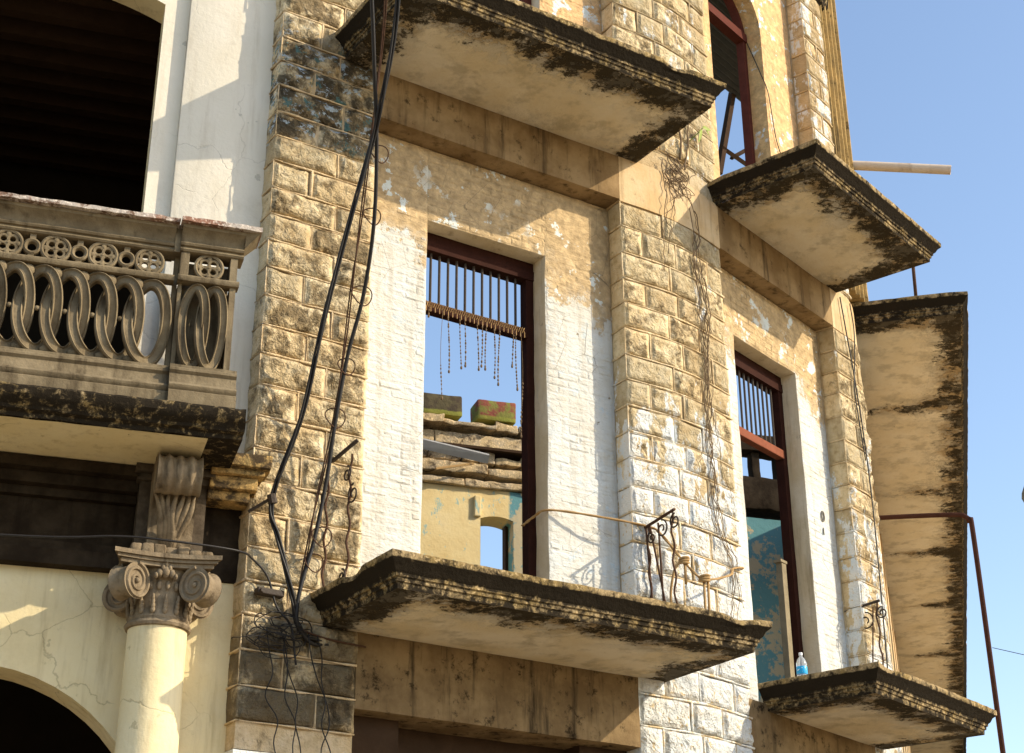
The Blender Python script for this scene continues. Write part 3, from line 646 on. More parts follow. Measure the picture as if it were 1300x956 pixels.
# balcony floor slab with its stained moulded edge
CUT = 4.55
mb = MB(); pr = [(0.80, 6.12), (0.81, 6.15), (0.85, 6.165), (0.86, 6.19), (0.90, 6.215), (0.93, 6.25), (0.935, 6.30), (0.92, 6.32), (0.88, 6.325), (-0.20, 6.33), (-0.2, 6.12)]
sweep(F0, -CUT, -0.20, pr, mb, step=0.05, amp=0.010, ns=9); mb.build('balcony_slab', M['rim0'], LB, smooth='auto')
mb = MB(); vs = []; nx, ny = 50, 10
for i in range(nx+1):
    for j in range(ny+1): vs.append(F0(-CUT+(CUT-0.45)*i/nx, -0.175+0.965*j/ny, 6.112+0.004*noise.noise(Vector((i*.5, j*.5, 0)))))
mb.add(vs, [(i*(ny+1)+j, i*(ny+1)+j+1, (i+1)*(ny+1)+j+1, (i+1)*(ny+1)+j) for i in range(nx) for j in range(ny)]); mb.build('balcony_soffit', M['cream_y'], LB)

# ---- carved balustrade
WB = 0.72
mb = MB()
base = [(0.86, 6.332), (0.86, 6.425), (0.835, 6.44), (0.85, 6.455), (0.855, 6.475), (0.84, 6.495), (0.81, 6.51), (0.80, 6.55), (0.79, 6.59), (0.81, 6.61), (0.81, 6.63), (0.785, 6.645), (0.785, 6.665), (0.64, 6.665), (0.62, 6.332)]
sweep(F0, -CUT, -0.776, [(a-0.02, b) for a, b in base], mb, step=0.2, amp=0.003); box(mb, F0, -0.80, -0.768, 0.58, 0.66, 6.66, 7.64); sweep(F0, -0.775, -0.28, [(a+0.03, b) for a, b in base], mb, step=0.1, amp=0.003)
BAL = mb.build('balustrade', M['carved'], LB, smooth='auto')
rail = [(0.745, 7.632), (0.765, 7.636), (0.775, 7.65), (0.765, 7.664), (0.752, 7.668), (0.752, 7.680), (0.772, 7.684), (0.782, 7.70), (0.770, 7.716), (0.757, 7.72), (0.762, 7.75), (0.785, 7.785), (0.83, 7.81), (0.835, 7.835), (0.60, 7.835), (0.60, 7.632)]
mb = MB(); sweep(F0, -CUT, -0.82, [(a-0.02, b) for a, b in rail], mb, step=0.15, amp=0.003); sweep(F0, -0.775, -0.29, [(a+0.02, b) for a, b in rail], mb, step=0.1, amp=0.003)
box(mb, F0, -0.82, -0.775, 0.60, 0.76, 7.632, 7.87)
mb.add([F0(-0.29, 0.795, 7.72), F0(-0.29, 0.62, 7.72), F0(-0.18, 0.62, 7.834), F0(-0.18, 0.88, 7.834), F0(-0.29, 0.855, 7.834), F0(-0.29, 0.62, 7.834)], [(0, 1, 2, 3), (0, 3, 4), (1, 5, 2)])
mb.build('top_rail', M['carved'], BAL, smooth='auto')
mb = MB(); sweep(F0, -CUT, -0.80, [(0.60, 7.838), (0.865, 7.838), (0.865, 7.872), (0.60, 7.877)], mb, step=0.05, amp=0.008, ns=12); sweep(F0, -0.79, -0.17, [(0.60, 7.838), (0.90, 7.838), (0.90, 7.876), (0.60, 7.881)], mb, step=0.05, amp=0.008, ns=12)
mb.build('rail_coping', M['railtop'], BAL, smooth='auto')
mid = [(0.755, 7.385), (0.765, 7.40), (0.765, 7.42), (0.75, 7.435), (0.66, 7.435), (0.66, 7.385)]
mb = MB(); sweep(F0, -CUT, -0.80, mid, mb, step=0.2); sweep(F0, -0.775, -0.31, [(a+0.03, b) for a, b in mid], mb, step=0.1); mb.build('middle_rail', M['carved'], BAL, smooth='auto')
mb = MB(); box(mb, F0, -0.765, -0.70, 0.60, 0.775, 7.436, 7.632); box(mb, F0, -0.385, -0.33, 0.60, 0.775, 7.436, 7.632); box(mb, F0, -0.765, -0.735, 0.60, 0.72, 6.666, 7.384); box(mb, F0, -0.375, -0.33, 0.60, 0.76, 6.666, 7.384)
box(mb, F0, -0.735, -0.375, 0.60, 0.615, 6.666, 7.62); mb.build('end_pedestal', M['carved'], BAL)
def ring_mesh(mb, fr, u, w, z, a, b, sec, n=44, saddle=0.0):
    m_ = len(sec); vs = []
    for i in range(n):
        t = 2*math.pi*i/n; c, s_ = math.cos(t), math.sin(t); nx, nz = c*b, s_*a; l = math.hypot(nx, nz); nx /= l; nz /= l
        for r, d in sec: vs.append(fr(u+a*c+nx*r, w+d+saddle*math.sin(2*t), z+b*s_+nz*r))
    mb.add(vs, [(i*m_+k, i*m_+(k+1) % m_, ((i+1) % n)*m_+(k+1) % m_, ((i+1) % n)*m_+k) for i in range(n) for k in range(m_)])
SEC = [(-0.040, -0.04), (-0.040, 0.016), (-0.030, 0.028), (-0.021, 0.010), (0.021, 0.010), (0.030, 0.028), (0.040, 0.016), (0.040, -0.04)]
PITCH = 0.1995; u_first = -0.97
mb = MB(); ring_mesh(mb, F0, u_first, WB, 7.02, 0.142, 0.322, SEC, saddle=0.050); r0 = mb.build('oval_ring', M['carved'], BAL, smooth='auto')
for i in range(1, 18): dup(r0, -F0.u*PITCH*i)
mb = MB(); ring_mesh(mb, F0, -0.628, WB+0.03, 7.02, 0.088, 0.325, [(a*0.85, b) for a, b in SEC], saddle=0.04); r1 = mb.build('oval_ring', M['carved'], BAL, smooth='auto'); dup(r1, F0.u*0.135)
mb = MB(); ball(mb, F0(u_first-PITCH*0.5-0.1, WB+0.005, 7.02), 0.022, 0.02, 0.02, F0); bd = mb.build('bead', M['carved'], BAL, smooth=True)
for i in range(1, 18): dup(bd, -F0.u*PITCH*(i-1)+F0.u*PITCH*0)
mb = MB()      # foliage filling between the ring tops and feet
for i in range(18):
    uc = u_first-PITCH*(i+0.5)
    for zz, q in ((7.335, 0.05), (6.70, 0.035)): ball(mb, F0(uc, WB-0.01, zz), 0.055, 0.03, q, F0, 8, 5)
o = mb.build('ring_spandrel', M['carved'], BAL, smooth=True); o['kind'] = 'stuff'
def rosette(mb, u, w, z, r):
    ring_mesh(mb, F0, u, w, z, r*0.92, r*0.92, [(-0.013, -0.025), (-0.013, 0.01), (0, 0.016), (0.013, 0.01), (0.013, -0.025)], 24)
    for k in range(4):
        t = math.pi/4+k*math.pi/2; q = r*0.42
        ring_mesh(mb, F0, u+q*math.cos(t), w-0.004, z+q*math.sin(t), r*0.30, r*0.30, [(-0.010, -0.02), (-0.010, 0.006), (0.008, 0.010), (0.012, -0.02)], 14)
    for k in range(4):
        t = k*math.pi/2; ball(mb, F0(u+r*0.70*math.cos(t), w-0.006, z+r*0.70*math.sin(t)), 0.024, 0.02, 0.024, F0, 8, 4)
    ball(mb, F0(u, w-0.004, z), 0.012, 0.018, 0.012, F0, 6, 4)
ZR = 7.533; RS = 0.112
mb = MB(); rosette(mb, -0.995, WB, ZR, RS); q0 = mb.build('rosette', M['carved'], BAL, smooth='auto')
for i in range(1, 10): dup(q0, -F0.u*0.348*i)
dup(q0, F0.u*(0.995-0.545)+F0.n*0.03)
mb = MB(); ring_mesh(mb, F0, -1.168, WB, ZR-0.006, 0.054, 0.054, [(-0.022, -0.02), (-0.014, 0.008), (0, 0.018), (0.014, 0.008), (0.016, -0.02)], 18); box(mb, F0, -1.19, -1.146, WB-0.03, WB+0.004, ZR+0.045, ZR+0.10); box(mb, F0, -1.19, -1.146, WB-0.03, WB+0.004, ZR-0.10, ZR-0.065)
q1 = mb.build('small_roundel', M['carved'], BAL, smooth='auto')
for i in range(1, 9): dup(q1, -F0.u*0.348*i)

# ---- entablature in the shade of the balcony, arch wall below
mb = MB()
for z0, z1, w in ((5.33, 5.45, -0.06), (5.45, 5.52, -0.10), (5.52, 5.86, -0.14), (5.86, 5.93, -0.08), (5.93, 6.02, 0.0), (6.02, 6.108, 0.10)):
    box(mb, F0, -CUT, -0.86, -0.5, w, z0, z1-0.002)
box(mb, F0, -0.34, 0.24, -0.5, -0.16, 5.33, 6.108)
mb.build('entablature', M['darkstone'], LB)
mb = MB(); arch_panel(mb, F0, -3.42, 0.28, -3.285, -0.515, 0.0, 3.2, 5.328, -0.55, -0.18, rise=1.385, n=28); mb.build('arcade_wall', M['cream_y'], LB)
mb = MB(); box(mb, F0, -CUT, -3.42, -0.55, -0.18, 0, 5.328); mb.build('arcade_pier', M['cream_y'], LB)
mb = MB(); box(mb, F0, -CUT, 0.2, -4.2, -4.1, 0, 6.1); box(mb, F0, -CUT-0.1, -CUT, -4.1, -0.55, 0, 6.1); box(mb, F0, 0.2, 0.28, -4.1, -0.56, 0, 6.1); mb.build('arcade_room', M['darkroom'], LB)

# ---- engaged column with scrolled capital
CU, CW = -0.625, 0.09
mb = MB(); lathe(mb, F0(CU, CW, 0), [(0.30, 0), (0.30, 0.2), (0.25, 0.24), (0.24, 0.3), (0.235, 1.5), (0.215, 4.83)], 40); COL = mb.build('column', M['cream_y'], LB, smooth='auto')
mb = MB(); lathe(mb, F0(CU, CW, 0), [(0.215, 4.83), (0.235, 4.835), (0.245, 4.855), (0.235, 4.875), (0.222, 4.88), (0.228, 4.90), (0.222, 4.915), (0.215, 4.95), (0.205, 5.05), (0.22, 5.16), (0.25, 5.22), (0.25, 5.26)], 36)
CAP = mb.build('capital', M['carved_grey'], COL, smooth='auto')
mb = MB()      # abacus: concave-sided slab with moulded edge
def abacus(z0, z1, s_):
    pts = []
    cs = [(-1, -1), (1, -1), (1, 1), (-1, 1)]
    for i in range(4):
        a, b = cs[i], cs[(i+1) % 4]
        for j in range(9):
            t = j/9; x = a[0]+(b[0]-a[0])*t; y = a[1]+(b[1]-a[1])*t; k = 1-0.16*math.sin(math.pi*t)
            if a[0] == b[0]: x *= k
            else: y *= k
            pts.append((CU+x*s_, CW+y*s_))
    n = len(pts); mb.add([F0(u, w, z0) for u, w in pts]+[F0(u, w, z1) for u, w in pts], [(i, (i+1) % n, n+(i+1) % n, n+i) for i in range(n)]+[tuple(range(n))[::-1], tuple(range(n, 2*n))])
abacus(5.245, 5.275, 0.335); abacus(5.277, 5.30, 0.36); abacus(5.302, 5.335, 0.385)
mb.build('abacus', M['carved_grey'], CAP)
def volute(su, sw):
    mb = MB(); d = (F0.u*su+F0.n*sw).normalized(); side = Vector((d.y, -d.x, 0)); c = F0(CU+su*0.262, CW+sw*0.262, 5.115)
    n = 26; rr = 0.132
    for s_ in (-1, 1):
        vs = [c+d*(rr*math.cos(2*math.pi*i/n))+Vector((0, 0, rr*math.sin(2*math.pi*i/n)))+side*s_*0.075 for i in range(n)]
        mb.add(vs, [tuple(range(n))[::-s_]])
        sp = []
        for i in range(60):
            t = i/59; a = math.pi*0.5+su*0+4.6*math.pi*t; r_ = rr*(1-t)**0.85*0.93+0.012
            sp.append(c+d*(r_*math.cos(a))+Vector((0, 0, r_*math.sin(a)))+side*s_*0.078)
        tube(mb, sp, [0.017-0.008*(i/59) for i in range(60)], 6); ball(mb, c+side*s_*0.08, 0.022, 0.022, 0.022, F0, 8, 5)
    m_ = 7; vs = []
    for i in range(n):
        a = 2*math.pi*i/n
        for j in range(m_):
            q = -1+2*j/(m_-1); r_ = rr*(1-0.16*(1-q*q)+0.02*math.cos(q*9)); vs.append(c+d*(r_*math.cos(a))+Vector((0, 0, r_*math.sin(a)))+side*q*0.075)
    mb.add(vs, [(i*m_+j, i*m_+j+1, ((i+1) % n)*m_+j+1, ((i+1) % n)*m_+j) for i in range(n) for j in range(m_-1)])
    return mb.build('volute', M['carved_grey'], CAP, smooth='auto')
for su, sw in ((-1, 1), (1, 1), (-1, -0.6), (1, -0.6)): volute(su, sw)
mb = MB()      # egg-and-dart band, centre leaf and acanthus feet
for i in range(22):
    a = 2*math.pi*i/22; p = Vector((math.cos(a), math.sin(a), 0)); ball(mb, F0(CU, CW, 5.125)+p*0.222, 0.02, 0.02, 0.036, None, 7, 5)
for k, (x, z, q) in enumerate(((0, 5.215, .05), (-.045, 5.20, .035), (.045, 5.20, .035), (-.025, 5.24, .03), (.025, 5.24, .03), (0, 5.265, .03), (-.07, 5.18, .025), (.07, 5.18, .025))):
    ball(mb, F0(CU+x, CW+0.262, z), q*0.7, 0.035, q, F0, 8, 5)
for i in range(16):
    a = 2*math.pi*i/16; p = Vector((math.cos(a), math.sin(a), 0))
    for t in range(4): ball(mb, F0(CU, CW, 4.94+0.03*t)+p*(0.222+0.006*t), 0.022-0.003*t, 0.022-0.003*t, 0.03, None, 6, 4)
mb.build('carved_leaf', M['carved_grey'], CAP, smooth=True)
# rubble course on the abacus, die and scroll bracket carrying the balcony
mb = MB(); rng = random.Random(5)
for i in range(7):
    a = -0.90+i*0.085; rbox(mb, F0, a, a+0.09, 0.18, 0.38+rng.uniform(-.02, .02), 5.336, 5.40+rng.uniform(-.01, .015), r=0.02, step=0.03, amp=0.01, ns=14)
o = mb.build('rubble', M['carved_grey'], LB, smooth='auto'); o['kind'] = 'stuff'
mb = MB(); box(mb, F0, -0.855, -0.345, -0.5, 0.06, 5.336, 6.00); box(mb, F0, -0.88, -0.32, -0.5, 0.10, 6.0, 6.05); box(mb, F0, -0.90, -0.30, -0.5, 0.16, 6.052, 6.108); mb.build('bracket_block', plaster_mat('sooty_bracket_stone', (0.05, 0.038, 0.026), (0.12, 0.095, 0.068), stain=(0.016, 0.011, 0.008), amt=0.8, sc_=5), LB)
pts = [(0.06, 5.44), (0.10, 5.43), (0.15, 5.50), (0.16, 5.60), (0.21, 5.72), (0.30, 5.80), (0.36, 5.82), (0.40, 5.79), (0.46, 5.79), (0.53, 5.83), (0.575, 5.90), (0.575, 5.98), (0.53, 6.05), (0.45, 6.09), (0.30, 6.105), (0.06, 6.105)]
pc = catmull([(a, b, 0) for a, b in pts], 4); m_ = 41; vs = []
for j in range(m_):
    q = j/(m_-1); u = -0.77+0.33*q
    for p in pc:
        fl = 0.013*(math.cos(q*math.pi*8)-1)*min(1, max(0, (p.x-0.08)/0.1)); cx, cz = 0.25, 5.9
        dx, dz = p.x-cx, p.y-cz; l = math.hypot(dx, dz) or 1; x = F0(u, p.x+fl*dx/l, p.y+fl*dz/l); vs.append(x+vn(x, 14)*0.005)
n = len(pc); fs = [(j*n+k, j*n+(k+1) % n, (j+1)*n+(k+1) % n, (j+1)*n+k) for j in range(m_-1) for k in range(n)]+[tuple(range(n)), tuple((m_-1)*n+k for k in range(n))[::-1]]
mb = MB(); mb.add(vs, fs); BR = mb.build('scroll_bracket', M['carved_grey'], LB, smooth='auto')
mb = MB()
for k in range(-3, 4):
    P = []
    for i in range(15):
        t = i/14; w = 0.125+0.25*t**1.15+0.035*math.sin(t*math.pi)-0.006*abs(k)
        P.append(F0(-0.605+k*0.044*(0.12+0.95*t**0.8)+0.012*math.sin(t*7+k), w, 5.45+0.36*t))
    tube(mb, P, [0.014+0.016*math.sin(math.pi*min(1, 0.12+i/15)) for i in range(15)], 7)
for k in (-1.5, 0, 1.5): ball(mb, F0(-0.605+k*0.02, 0.14, 5.44), 0.02, 0.025, 0.035, F0, 8, 5)
mb.build('acanthus_leaf', M['carved_grey'], BR, smooth=True)
# moulded end of a string course against the stone pier
mb = MB()
for z0, z1, w, e in ((5.90, 5.98, 0.10, 0.0), (5.98, 6.08, 0.16, 0.05), (6.08, 6.13, 0.21, 0.09), (6.13, 6.24, 0.27, 0.13)):
    rbox(mb, F0, -0.34, e-0.02, -0.12, w, z0, z1-0.001, r=0.012, step=0.07, amp=0.008, ns=10)
mb.build('string_course_end', mould_mat('stained_course', light=(0.40, 0.26, 0.10), dark=(0.07, 0.05, 0.03), lo=0.40, hi=0.55, sc_=6), LB, smooth='auto')

# ================================================================== things on and around the building
def cable(name, fr, pts, r, mat, label, cat='cable', strands=1, n=8, group=None, rough=0.0):
    P = catmull([fr(*p) for p in pts], n); mb = MB()
    if strands == 1: tube(mb, P, r, 7)
    else:
        for s_ in range(strands):
            Q = []; a0 = 2*math.pi*s_/strands
            for i, p in enumerate(P):
                a = a0+i*0.22; Q.append(p+Vector((math.cos(a), math.sin(a), 0))*r*0.95)
            tube(mb, Q, r*0.75, 6)
    o = mb.build(name, mat, None, smooth=True); return tag(o, label, cat, group)
A = [(-4.3, 3.4, 12.6), (-3.75, 2.2, 10.6), (-3.51, 1.75, 9.72), (-3.43, 1.40, 9.04), (-3.40, 1.10, 8.58), (-3.47, 0.70, 7.55), (-3.50, 0.38, 6.64), (-3.61, 0.14, 5.95), (-3.54, 0.13, 5.66), (-3.42, 0.13, 5.31), (-3.33, 0.09, 5.06), (-3.28, 0.06, 4.98), (-3.20, 0.05, 4.93), (-3.08, 0.03, 4.92)]
cable('power_cable', F1, A, 0.0145, M['cable'], 'thick black twisted cable bundle bent at a wall clamp beside the cream building', strands=3, group='black cables hanging down the stone pier')
Bc = [(-4.9, 3.4, 12.6), (-4.1, 2.2, 10.6), (-3.72, 1.70, 9.67), (-3.54, 1.45, 9.17), (-3.34, 1.15, 8.70), (-3.21, 0.90, 8.14), (-3.15, 0.65, 7.63), (-3.17, 0.45, 7.15), (-3.18, 0.30, 6.60), (-3.18, 0.20, 6.17), (-3.23, 0.14, 5.69), (-3.32, 0.12, 5.28), (-3.33, 0.10, 5.04), (-3.26, 0.07, 4.95), (-3.16, 0.05, 4.89), (-3.02, 0.03, 4.90)]
cb = cable('power_cable', F1, Bc, 0.0165, M['cable'], 'single smooth black cable carrying wire loops, nearest the large window', group='black cables hanging down the stone pier')
for (u, w, z) in ((-3.29, 1.10, 8.69), (-3.23, 0.90, 8.22), (-3.15, 0.62, 7.64), (-3.16, 0.42, 7.08), (-3.18, 0.30, 6.67), (-3.18, 0.16, 5.71), (-3.22, 0.13, 5.50)):
    mb = MB(); c = F1(u, w, z); rr = random.uniform(0.075, 0.10); n = 20
    tube(mb, [c+F1.u*(rr*math.cos(2*math.pi*i/n))+Vector((0, 0, rr*0.95*math.sin(2*math.pi*i/n)))+F1.n*0.02*math.sin(4*math.pi*i/n) for i in range(n)], 0.0055, 5, closed=True)
    o = mb.build('wire_loop', M['rust'], cb, smooth=True)
Cc = [(-4.6, 3.2, 12.6), (-3.9, 2.15, 10.6), (-3.57, 1.65, 9.76), (-3.37, 1.10, 8.81), (-3.28, 0.80, 8.19), (-3.23, 0.60, 7.75), (-3.18, 0.40, 7.19), (-3.17, 0.22, 6.54), (-3.24, 0.14, 5.95), (-3.28, 0.11, 5.56), (-3.32, 0.10, 5.27), (-3.30, 0.07, 5.02), (-3.1, 0.05, 4.95), (-2.7, 0.04, 4.93)]
cable('support_wire', F1, Cc, 0.009, M['rust'], 'thin twisted rusty wire running between the two black cables', strands=2, group='black cables hanging down the stone pier')
wA = [F0(-4.6, 0.38, 5.31), F0(-1.80, 0.42, 5.36), F0(-0.99, 0.46, 5.415), F0(-0.60, 0.46, 5.415), F0(-0.12, 0.33, 5.43), F1(-3.72, 0.10, 5.45), F1(-3.58, 0.08, 5.34), F1(-3.49, 0.08, 5.12), F1(-3.36, 0.08, 4.98), F1(-3.3, 0.07, 4.7)]
mb = MB(); tube(mb, catmull(wA, 8), 0.009, 7); tag(mb.build('power_cable', M['cable'], None, smooth=True), 'black cable running level across the column capital and curving down the pier', 'cable')
# wall clamp for the bundle
t = thing('cable_clamp', 'small iron clamp holding the cable bundle to the stone pier', 'clamp', F1(-3.62, 0.05, 5.93))
mb = MB(); tube(mb, [F1(-3.74, 0.0, 5.86), F1(-3.62, 0.13, 5.95)], 0.014, 5); mb.build('arm', M['iron'], t); mb = MB(); tube(mb, [F1(-3.62, 0.14, 5.98), F1(-3.60, 0.14, 5.91)], 0.036, 8); mb.build('collar', M['iron'], t)
mb = MB(); rbox(mb, F1, -3.66, -3.44, 0.02, 0.10, 5.20, 5.25, r=0.008, step=0.06, amp=0.003); tube(mb, [F1(-3.63, 0.09, 5.22), F1(-3.63, 0.13, 5.22)], 0.02, 6); tag(mb.build('cable_bracket', M['iron'], None), 'short dark iron bracket with cable on the pier below the clamp', 'bracket')
rng = random.Random(3); mb = MB()
for i in range(11):
    c = Vector((rng.uniform(-3.62, -3.30), rng.uniform(0.05, 0.12), rng.uniform(4.78, 5.02))); a, b = rng.uniform(0.08, 0.24), rng.uniform(0.03, 0.10); ph = rng.uniform(0, 6)
    P = [F1(c.x+a*math.cos(ph+t_*0.5), c.y+0.03*math.sin(t_*0.7+i), c.z+b*math.sin(ph+t_*0.5)+0.01*math.sin(t_*2.1)) for t_ in range(rng.randint(9, 14))]; tube(mb, catmull(P, 3), 0.0045, 4)
for i in range(5):
    u = rng.uniform(-3.6, -3.1); P = [F1(u+rng.uniform(-.05, .05)+0.03*k, 0.05+rng.uniform(0, .04), 4.95-k*0.17) for k in range(7)]; tube(mb, catmull(P, 4), 0.005, 4)
o = mb.build('tangled_wire', M['cable'], None, smooth=True); o['kind'] = 'stuff'; tag(o, 'tangle of thin black wires at the foot of the cables', 'wires')

# ---- remains of iron balcony railings, each fixed to a pier
def scroll(mb, fr, u, w, z, r, s_=1, turns=1.4, tr=0.008):
    P = []
    for i in range(26):
        t = i/25; a = math.pi/2-s_*turns*2*math.pi*t; q = r*(1-0.75*t); P.append(fr(u, w+q*math.cos(a), z+q*math.sin(a)))
    tube(mb, P, tr, 5)
def twist(mb, fr, u, w, z0, z1, r=0.010, wob=0.012):
    P = [fr(u+wob*math.cos(i*1.1), w+wob*math.sin(i*1.1), z0+(z1-z0)*i/24) for i in range(25)]; tube(mb, P, r, 5)
t = thing('iron_railing', 'rusty wrought iron railing stub tied with rope at the right end of the large balcony', 'railing', F1(0.14, 0.2, 5.29), 'iron railing stubs left on the piers')
mb = MB(); tube(mb, [F1(0.14, -0.03, 6.44), F1(0.14, 0.44, 6.49)], 0.015, 5); mb.build('top_bar', M['rust'], t)
for w, z1 in ((0.05, 6.44), (0.40, 6.47)):
    mb = MB(); twist(mb, F1, 0.14, w, 5.28, z1); mb.build('baluster', M['rust'], t, smooth=True)
for w0, w1 in ((0.02, 0.10), (0.20, 0.24), (0.08, 0.34)):
    mb = MB(); tube(mb, [F1(0.14, w0, 6.43), F1(0.14, w1, 5.28)], 0.010, 5); mb.build('baluster', M['rust'], t)
mb = MB(); scroll(mb, F1, 0.14, 0.25, 6.36, 0.085); scroll(mb, F1, 0.14, 0.44, 6.38, 0.075, -1); scroll(mb, F1, 0.14, 0.10, 6.32, 0.06, -1); mb.build('scrollwork', M['iron'], t, smooth=True)
t = thing('iron_railing', 'rusty iron railing stub on the left stone pier beside the cables', 'railing', F1(-2.95, 0.05, 5.29), 'iron railing stubs left on the piers')
mb = MB(); tube(mb, [F1(-3.06, -0.03, 6.40), F1(-2.93, 0.22, 6.56)], 0.018, 5); mb.build('top_bar', M['iron'], t)
for u, w in ((-2.93, 0.12), (-3.10, 0.06)):
    mb = MB(); twist(mb, F1, u, w, 5.28, 6.47); mb.build('baluster', M['rust'], t, smooth=True)
mb = MB(); scroll(mb, F1, -2.92, 0.16, 6.12, 0.09, -1); mb.build('scrollwork', M['iron'], t, smooth=True); mb = MB(); scroll(mb, F1, -2.95, 0.10, 6.30, 0.07); mb.build('scrollwork', M['iron'], t, smooth=True); mb = MB(); scroll(mb, F1, -2.95, 0.08, 5.45, 0.06); mb.build('scrollwork', M['iron'], t, smooth=True)
t = thing('iron_railing', 'small iron railing stub on the pier near the plastic bottle', 'railing', F2(3.22, 0.0, 5.29), 'iron railing stubs left on the piers')
mb = MB(); tube(mb, [F2(3.20, -0.20, 6.50), F2(3.24, 0.20, 6.56)], 0.016, 5); mb.build('top_bar', M['iron'], t)
for w, z1 in ((-0.10, 6.51), (0.16, 6.54)):
    mb = MB(); twist(mb, F2, 3.23, w, 5.28, z1); mb.build('baluster', M['rust'], t, smooth=True)
mb = MB(); tube(mb, [F2(3.23, 0.12, 6.5), F2(3.23, -0.02, 5.28)], 0.008, 5); mb.build('baluster', M['rust'], t)
mb = MB(); scroll(mb, F2, 3.23, 0.02, 6.36, 0.10); scroll(mb, F2, 3.23, 0.22, 6.42, 0.07, -1); scroll(mb, F2, 3.23, -0.08, 6.25, 0.06, -1); mb.build('scrollwork', M['iron'], t, smooth=True)

# ---- rope
rp = [F1(-0.90, -0.44, 6.40), F1(-0.85, -0.33, 6.46), F1(-0.775, -0.20, 6.50), F1(-0.34, -0.05, 6.475), F1(0.15, 0.03, 6.45), F1(0.25, 0.10, 6.37), F1(0.41, 0.20, 6.12), F1(0.55, 0.30, 5.95), PIER2(0.95, 0.22, 6.10), PIER2(1.25, 0.06, 6.27), PIER2(1.48, 0.03, 6.34), PIER2(1.56, -0.08, 6.36)]
mb = MB(); P = catmull(rp, 8)
for s_ in (0, 1): tube(mb, [p+Vector((math.cos(i*0.9+s_*3.14), math.sin(i*0.9+s_*3.14), 0))*0.007 for i, p in enumerate(P)], 0.0095, 5)
RP = mb.build('rope', M['rope'], None, smooth=True); tag(RP, 'knotted tan rope from the window frame past the railing stub round the pier', 'rope')
for c, q in ((F1(0.41, 0.21, 6.12), 0.042), (F1(0.55, 0.31, 5.95), 0.045)):
    mb = MB()
    for k in range(3): tube(mb, [c+Vector((q*math.cos(a*0.5), q*0.8*math.sin(a*0.5), 0.018*(k-1)+0.01*math.sin(a*0.5+k))) for a in range(13)], 0.012, 5, closed=False)
    ball(mb, c, q*0.8, q*0.8, q*0.8, F1); mb.build('knot', M['rope'], RP, smooth=True)
for du, w, z1 in ((0.545, 0.31, 5.28), (0.60, 0.30, 5.28)):
    mb = MB(); tube(mb, [F1(du, w, 5.95), F1(du-0.005, w, 5.6), F1(du+0.005, w-0.02, z1)], 0.012, 6); mb.build('rope_end', M['rope'], RP, smooth=True)
mb = MB(); tube(mb, catmull([F1(0.41, 0.21, 6.12), F1(0.33, 0.18, 6.05), F1(0.30, 0.14, 5.85), F1(0.31, 0.12, 5.70)], 6), 0.012, 6); tube(mb, [F1(0.41, 0.22, 6.12), F1(0.41, 0.22, 5.9)], 0.013, 6); mb.build('rope_end', M['rope'], RP, smooth=True)

# ---- plastic bottle on the lower slab
bt = thing('plastic_bottle', 'clear plastic water bottle with blue label on the right balcony slab', 'bottle', F2(1.13, 0.36, 5.277))
g = G('clear_plastic', 0.12); g.b.inputs['Transmission Weight'].default_value = 0.75; g.b.inputs['IOR'].default_value = 1.25; g.b.inputs['Base Color'].default_value = (0.86, 0.90, 0.95, 1); mpl = g.mt
mb = MB(); c = F2(1.13, 0.36, 5.277); lathe(mb, c, [(0.0, 0), (0.044, 0.0), (0.051, 0.008), (0.051, 0.05), (0.048, 0.055), (0.051, 0.06), (0.051, 0.15), (0.048, 0.168), (0.036, 0.20), (0.02, 0.222), (0.016, 0.228), (0.016, 0.24), (0.0, 0.24)], 20); mb.build('bottle_body', mpl, bt, smooth='auto')
g = G('blue_label', 0.35); lc = g.mix(g.step(g.noise(30, 2, stretch=(1, 1, 2.5)), 0.60, 0.63), (0.02, 0.36, 0.72), (0.75, 0.85, 0.92)); g.out(lc)
mb = MB(); lathe(mb, c, [(0.0518, 0.055), (0.0523, 0.056), (0.0523, 0.128), (0.0518, 0.129)], 20); mb.build('label', g.mt, bt, smooth='auto')
mb = MB(); lathe(mb, c, [(0.0, 0.264), (0.017, 0.264), (0.018, 0.261), (0.018, 0.239), (0.015, 0.237)], 14); mb.build('cap', plain_mat('white_cap', (0.75, 0.76, 0.78), 0.4, 0.05), bt, smooth='auto')

# ---- bead curtain remains under the transom of the large window
rng = random.Random(12)
mb = MB(); P = []; n = 46
for k in (0, 1):
    P = [F1(-1.985+1.07*i/n, -0.355, 8.335-0.055*((i+k) % 2)) for i in range(n+1)]; tube(mb, P, 0.0045, 4)
for i in range(0, n+1, 2): tube(mb, [F1(-1.985+1.07*i/n, -0.355, 8.285), F1(-1.985+1.07*i/n, -0.355, 8.235)], 0.004, 4)
tag(mb.build('lace_fringe', M['rope'], None), 'knotted string fringe along the transom of the large window', 'fringe')
def beads(u, z0, z1, thread_from=None, lab=None, dens=0.030):
    mb = MB(); zt = 8.28
    P = [F1(u+0.012*math.sin((zt-z)*5+u*40), -0.352, z) for z in [zt-(zt-z1)*k/10 for k in range(11)]]; tube(mb, P, 0.0022, 4)
    z = z0
    while z > z1:
        r_ = rng.uniform(0.008, 0.013); ball(mb, F1(u+0.012*math.sin((zt-z)*5+u*40), -0.352, z), r_*0.8, r_*0.8, r_*1.3, F1, 6, 4); z -= dens*rng.uniform(0.7, 1.6)
    ball(mb, F1(u+0.012*math.sin((zt-z1)*5+u*40), -0.352, z1), 0.012, 0.012, 0.018, F1, 6, 4)
    tag(mb.build('bead_string', M['vine'], None, smooth=True), lab, 'beads', 'bead strings hanging in the large window')
